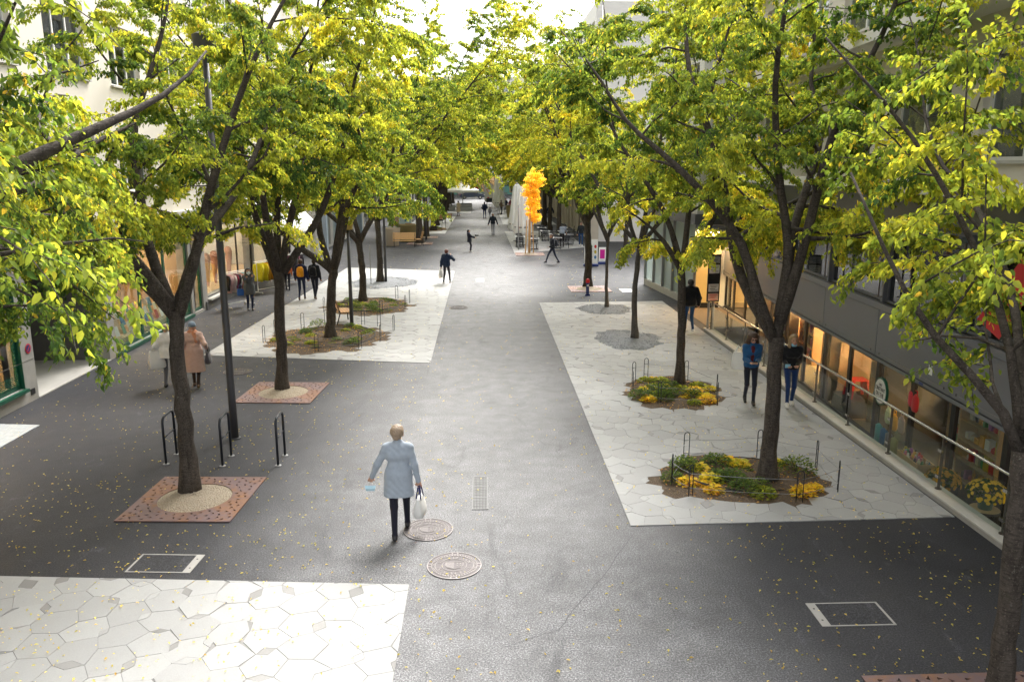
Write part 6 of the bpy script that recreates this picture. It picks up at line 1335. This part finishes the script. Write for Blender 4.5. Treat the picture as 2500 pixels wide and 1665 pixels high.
o, P, W_ = person('person in black sweater and blue jeans with blond hair holding a blue face mask', (7.2,17.7,0.02), 168, 1.70, ((-.07,-.10,.0),(.08,.20,.03)), ((-.08,.22,1.02),(.12,.24,1.02)), 3, (.010,.010,.012), (.012,.035,.12), 'shoe_white', 'light', ('long','blond'), h=.0103, look=(10,6), mask='chin', fem=True, legthin=1.0, puff=.016, grip=.8)
m2 = tag(MB().box(-.06,.06,-.01,.01,-.04,.04).build('face_mask', M['maskblue']), 'blue face mask in the hands of the person in black sweater', 'face mask'); m2.location = P(.14,.30,1.03)
o, P, W_ = person('person in long pink coat with grey-blue beanie and orange scarf walking away', (-7.30,20.0,0), 8, 1.66, ((-.07,.12,0),(.08,-.16,.02)), ((-.24,.12,.98),(.30,.08,1.02)), 3, (.50,.33,.27), (.03,.018,.014), 'shoe_brown', 'light', ('none','grey'), hem=.42, puff=.03, h=.012, hat=('beanie',(.17,.22,.28)), scarf=(.52,.22,.12), wide=1.1)
held_bag('handbag', 'dark grey handbag hooked on the arm of the person in pink coat', W_[1]+Vector((.02,0,.04)), .30, .14, .30, cloth('charcoal bag', (.09,.08,.085)), M['lettering'], .12, 95)
o, P, W_ = person('person in white jacket and grey trousers walking away, half behind the mossy trunk', (-8.0,20.1,0), 4, 1.60, ((-.08,-.12,0),(.08,.14,0)), ((-.30,.06,.90),(.27,.02,.82)), 3, (.66,.65,.62), (.09,.09,.10), 'shoe_black', 'light', ('short','grey'), h=.0165, puff=.035, wide=1.12, hem=.80)
held_bag('tote_bag', 'large white shoulder bag on the person in white jacket', P(-.26,-.10,1.15), .42, .2, .46, M['offwhite'], M['offwhite'], .12, 40)
o, P, W_ = person('person in grey coat with face mask and blue backpack standing by the clothes racks', (-9.05,31.2,0), 205, 1.64, ((-.08,.02,0),(.08,-.06,0)), ((-.10,.20,1.38),(.08,.20,1.36)), 2, (.065,.072,.08), (.014,.022,.06), 'shoe_black', 'light', ('curly','dark'), hem=.66, puff=.026, h=.0165, mask='face', wide=1.08)
backpack(P, 205, 'bright blue backpack worn by the masked person at the clothes racks', (.02,.10,.34))
held_bag('handbag', 'blue bag hanging at the side of the masked person in grey coat', P(.34,.0,1.05), .28, .16, .26, cloth('royal blue bag', (.02,.08,.28)), M['blue'], .14, 200)
o, P, W_ = person('person in navy hoodie with an orange backpack walking away', (-7.55,33.6,0.02), 3, 1.70, ((-.08,-.24,.05),(.08,.18,0)), ((-.25,.06,.88),(.26,.08,.86)), 4, (.012,.018,.06), (.012,.018,.05), 'shoe_brown', 'tan', ('short','brown'), h=.0185, puff=.03, hood=(.012,.02,.07))
backpack(P, 3, 'orange backpack on the person in the navy hoodie', (.72,.30,.015))
o, P, W_ = person('person in black clothes and cap with a black backpack walking beside the orange backpack', (-7.02,33.7,0.02), -4, 1.70, ((-.07,.18,0),(.07,-.26,.07)), ((-.26,.05,.86),(.25,.06,.86)), 4, (.010,.011,.016), (.010,.012,.024), 'shoe_brown', 'tan', ('bun','dark'), h=.0185, puff=.025)
backpack(P, -4, 'black backpack on the person in black clothes', (.008,.008,.011))
o, P, W_ = person('person with an orange jacket almost hidden behind the trunk by the awning', (-8.8,36.4,0), 20, 1.45, ((-.07,.1,0),(.07,-.1,0)), ((-.24,.05,.82),(.25,.05,.82)), 3, (.5,.12,.03), (.02,.02,.03), 'shoe_black', 'light', ('short','dark'), h=.02)
o, P, W_ = person('person in navy jacket carrying a white shopping bag, walking off with hand at face', (-1.66,38.3,0.0), -28, 1.64, ((-.05,-.22,0),(.06,.24,0)), ((-.26,-.10,.82),(.16,.22,1.38)), 3, (.008,.020,.052), (.02,.018,.025), 'shoe_white', 'light', ('short','red'), h=.0185, puff=.04, collar=(.6,.6,.6), wide=1.12)
held_bag('shopping_bag', 'white plastic shopping bag carried by the person in navy jacket', W_[0], .30, .14, .38, M['offwhite'], M['white'], .10, 60)
o, P, W_ = person('person in black padded jacket holding a camera in the street middle', (-.75,53.0,0), -80, 1.45, ((-.07,.06,0),(.08,.10,0)), ((-.06,.40,1.14),(.10,.40,1.10)), -6, (.014,.016,.026), (.010,.010,.018), 'shoe_white', 'light', ('pony','dark'), h=.02, puff=.045, hood=(.014,.017,.03), look=(0,5), hem=.76)
cm = thing('camera', 'black camera with a long lens held by the person in padded jacket', 'camera', P(0,.50,1.26), -80); MB().box(-.07,.07,-.05,.05,-.05,.05).build('body', M['black'], cm, bevel=.008); MB().tube([(0,.05,0),(0,.20,.0)],[.04,.045],12).build('lens', M['black'], cm, True)
o, P, W_ = person('person with shaved head in dark leather jacket and grey trousers walking away', (1.02,66.2,0), 0, 1.76, ((-.06,.16,0),(.07,-.20,.02)), ((-.36,.0,.86),(.38,.0,.86)), 2, (.018,.024,.034), (.27,.27,.30), 'shoe_black', 'tan', ('bald','dark'), h=.02, puff=.025, wide=1.08)
o, P, W_ = person('person in dark blue jacket and jeans walking away beside the small child', (.46,87.8,0), 0, 1.76, ((-.10,.06,0),(.12,-.08,0)), ((-.24,.14,1.0),(.22,.18,1.05)), 3, (.010,.022,.055), (.015,.03,.12), 'shoe_brown', 'light', ('short','dark'), h=.026, puff=.04, wide=1.12)
o, P, W_ = person('small child in grey jacket and patterned leggings beside the taller person in blue', (1.05,88.4,0), 10, 1.22, ((-.07,.1,0),(.08,-.1,0)), ((-.22,.1,.95),(.22,.15,.98)), 2, (.28,.27,.32), (.30,.33,.42), 'shoe_white', 'light', ('pony','red'), h=.026, puff=.03)
o, P, W_ = person('person in long beige coat standing beside the left terrace', (-2.5,92.5,0), 40, 1.72, ((-.06,.08,0),(.07,-.06,0)), ((-.24,.06,.9),(.2,.16,1.1)), 2, (.58,.47,.36), (.06,.03,.025), 'shoe_brown', 'light', ('short','brown'), hem=.46, puff=.03, h=.026)
o, P, W_ = person('person in brown camouflage top beside the bronze terrace planter', (2.45,95,0), -60, 1.7, ((-.08,.1,0),(.08,-.1,0)), ((-.24,.06,.9),(.2,.2,1.05)), 2, (.14,.10,.07), (.03,.03,.05), 'shoe_black', 'light', ('short','brown'), h=.026, puff=.03)
o, P, W_ = person('person in black printed t-shirt in the group behind the bronze planter', (3.1,99,0), 180, 1.76, ((-.08,.05,0),(.08,-.05,0)), ((-.26,.06,.86),(.26,.06,.86)), 0, (.010,.012,.03), (.02,.02,.03), 'shoe_black', 'light', ('short','dark'), h=.026, bare=True, wide=1.1)
o, P, W_ = person('person with dark red apron in the group behind the bronze planter', (3.7,99.5,0), 150, 1.68, ((-.08,.05,0),(.08,-.05,0)), ((-.22,.16,1.0),(.2,.2,1.05)), 0, (.25,.05,.06), (.05,.03,.03), 'shoe_black', 'light', ('short','dark'), h=.026)
o, P, W_ = person('person in black jacket with a striped backpack striding across to the left', (4.15,46.0,0), 100, 1.72, ((-.05,-.38,.03),(.05,.40,0)), ((-.18,.22,1.0),(.24,-.08,.9)), 6, (.012,.014,.020), (.02,.025,.05), 'shoe_black', 'light', ('short','brown'), h=.018, puff=.03)
backpack(P, 100, 'black and white striped backpack on the person striding left', (.02,.022,.03))
o, P, W_ = person('person in navy jacket with red sleeves walking away past the cream building', (7.0,81,0), -6, 1.76, ((-.10,.12,0),(.10,-.12,0)), ((-.34,.02,.95),(.34,.05,.95)), 3, (.012,.022,.05), (.012,.02,.06), 'shoe_black', 'light', ('short','dark'), h=.024, puff=.05, hood=(.3,.02,.03), wide=1.15)
o, P, W_ = person('person in grey shirt bending over a terrace table', (5.7,55.9,0.02), -20, 1.72, ((-.12,.05,0),(.12,-.08,0)), ((-.15,.5,.85),(.18,.52,.85)), 38, (.20,.23,.28), (.014,.012,.016), 'shoe_black', 'light', ('short','dark'), h=.018, puff=.02, bare=True, wide=1.1)
o, P, W_ = person('person in jeans and dark jacket walking behind the thick tree by the pavement sign', (7.1,56.5,0), 175, 1.7, ((-.1,.10,0),(.1,-.12,0)), ((-.26,.05,.86),(.26,.05,.86)), 2, (.02,.025,.03), (.02,.06,.16), 'shoe_white', 'light', ('short','dark'), h=.02)
o, P, W_ = person('person in black jacket and jeans passing behind the slim tree by the yellow display', (7.05,26.3,0.02), 4, 1.78, ((-.08,.14,0),(.08,-.16,.03)), ((-.28,.05,.88),(.30,.03,.88)), 3, (.008,.008,.010), (.015,.05,.14), 'shoe_white', 'light', ('short','dark'), h=.0185, puff=.045, wide=1.15)
o, P, W_ = person('distant person in white shirt walking on the far pavement', (-2.2,158,0), 90, 1.74, ((-.06,.2,0),(.06,-.2,0)), ((-.26,.1,.86),(.26,.0,.86)), 3, (.72,.72,.70), (.01,.012,.03), 'shoe_black', 'light', ('short','dark'), h=.03)
# ================================================================ loose leaves on the ground
def fallen(n, seed):
    rg = np.random.default_rng(seed); P = []
    while len(P) < n:
        y = 5+rg.exponential(13); x = rg.uniform(-10.5,7.55)
        dens = .16+math.exp(-((abs(x)-5.2)/2.6)**2)*(.5+.5*math.sin(x*1.7+y*.6)*math.cos(y*.9-x))+.2*(x < 0)
        if y > 70 or rg.random() > dens or hole(x,y): continue
        P.append((x, y, .012 if not ((2.3 < x < 7.6 and 11.5 < y < 32.6) or (x < -1.4 and (y < 10 or 22.8 < y < 44))) else .031))
    P = np.array(P); P[:,2] += rg.uniform(0,.006,n); t = rg.uniform(.62,.98,n); col = pal(t)*.7+np.array([.26,.22,.12])*rg.uniform(.3,1.5,(n,1))
    me = leaf_mesh('fallen_leaves', P, unit(rg.normal(0,1,(n,3))*[1,1,.16]), unit(rg.normal(0,.28,(n,3))+[0,0,1]), rg.uniform(.022,.055,n), .5, col, LEAF2, .3)
    o = bpy.data.objects.new('fallen_leaves', me); COL.objects.link(o); o['kind'] = 'stuff'; o['label'] = 'scattered small yellow fallen leaves on the asphalt and paving'; o['category'] = 'leaves'
fallen(5200, 5)
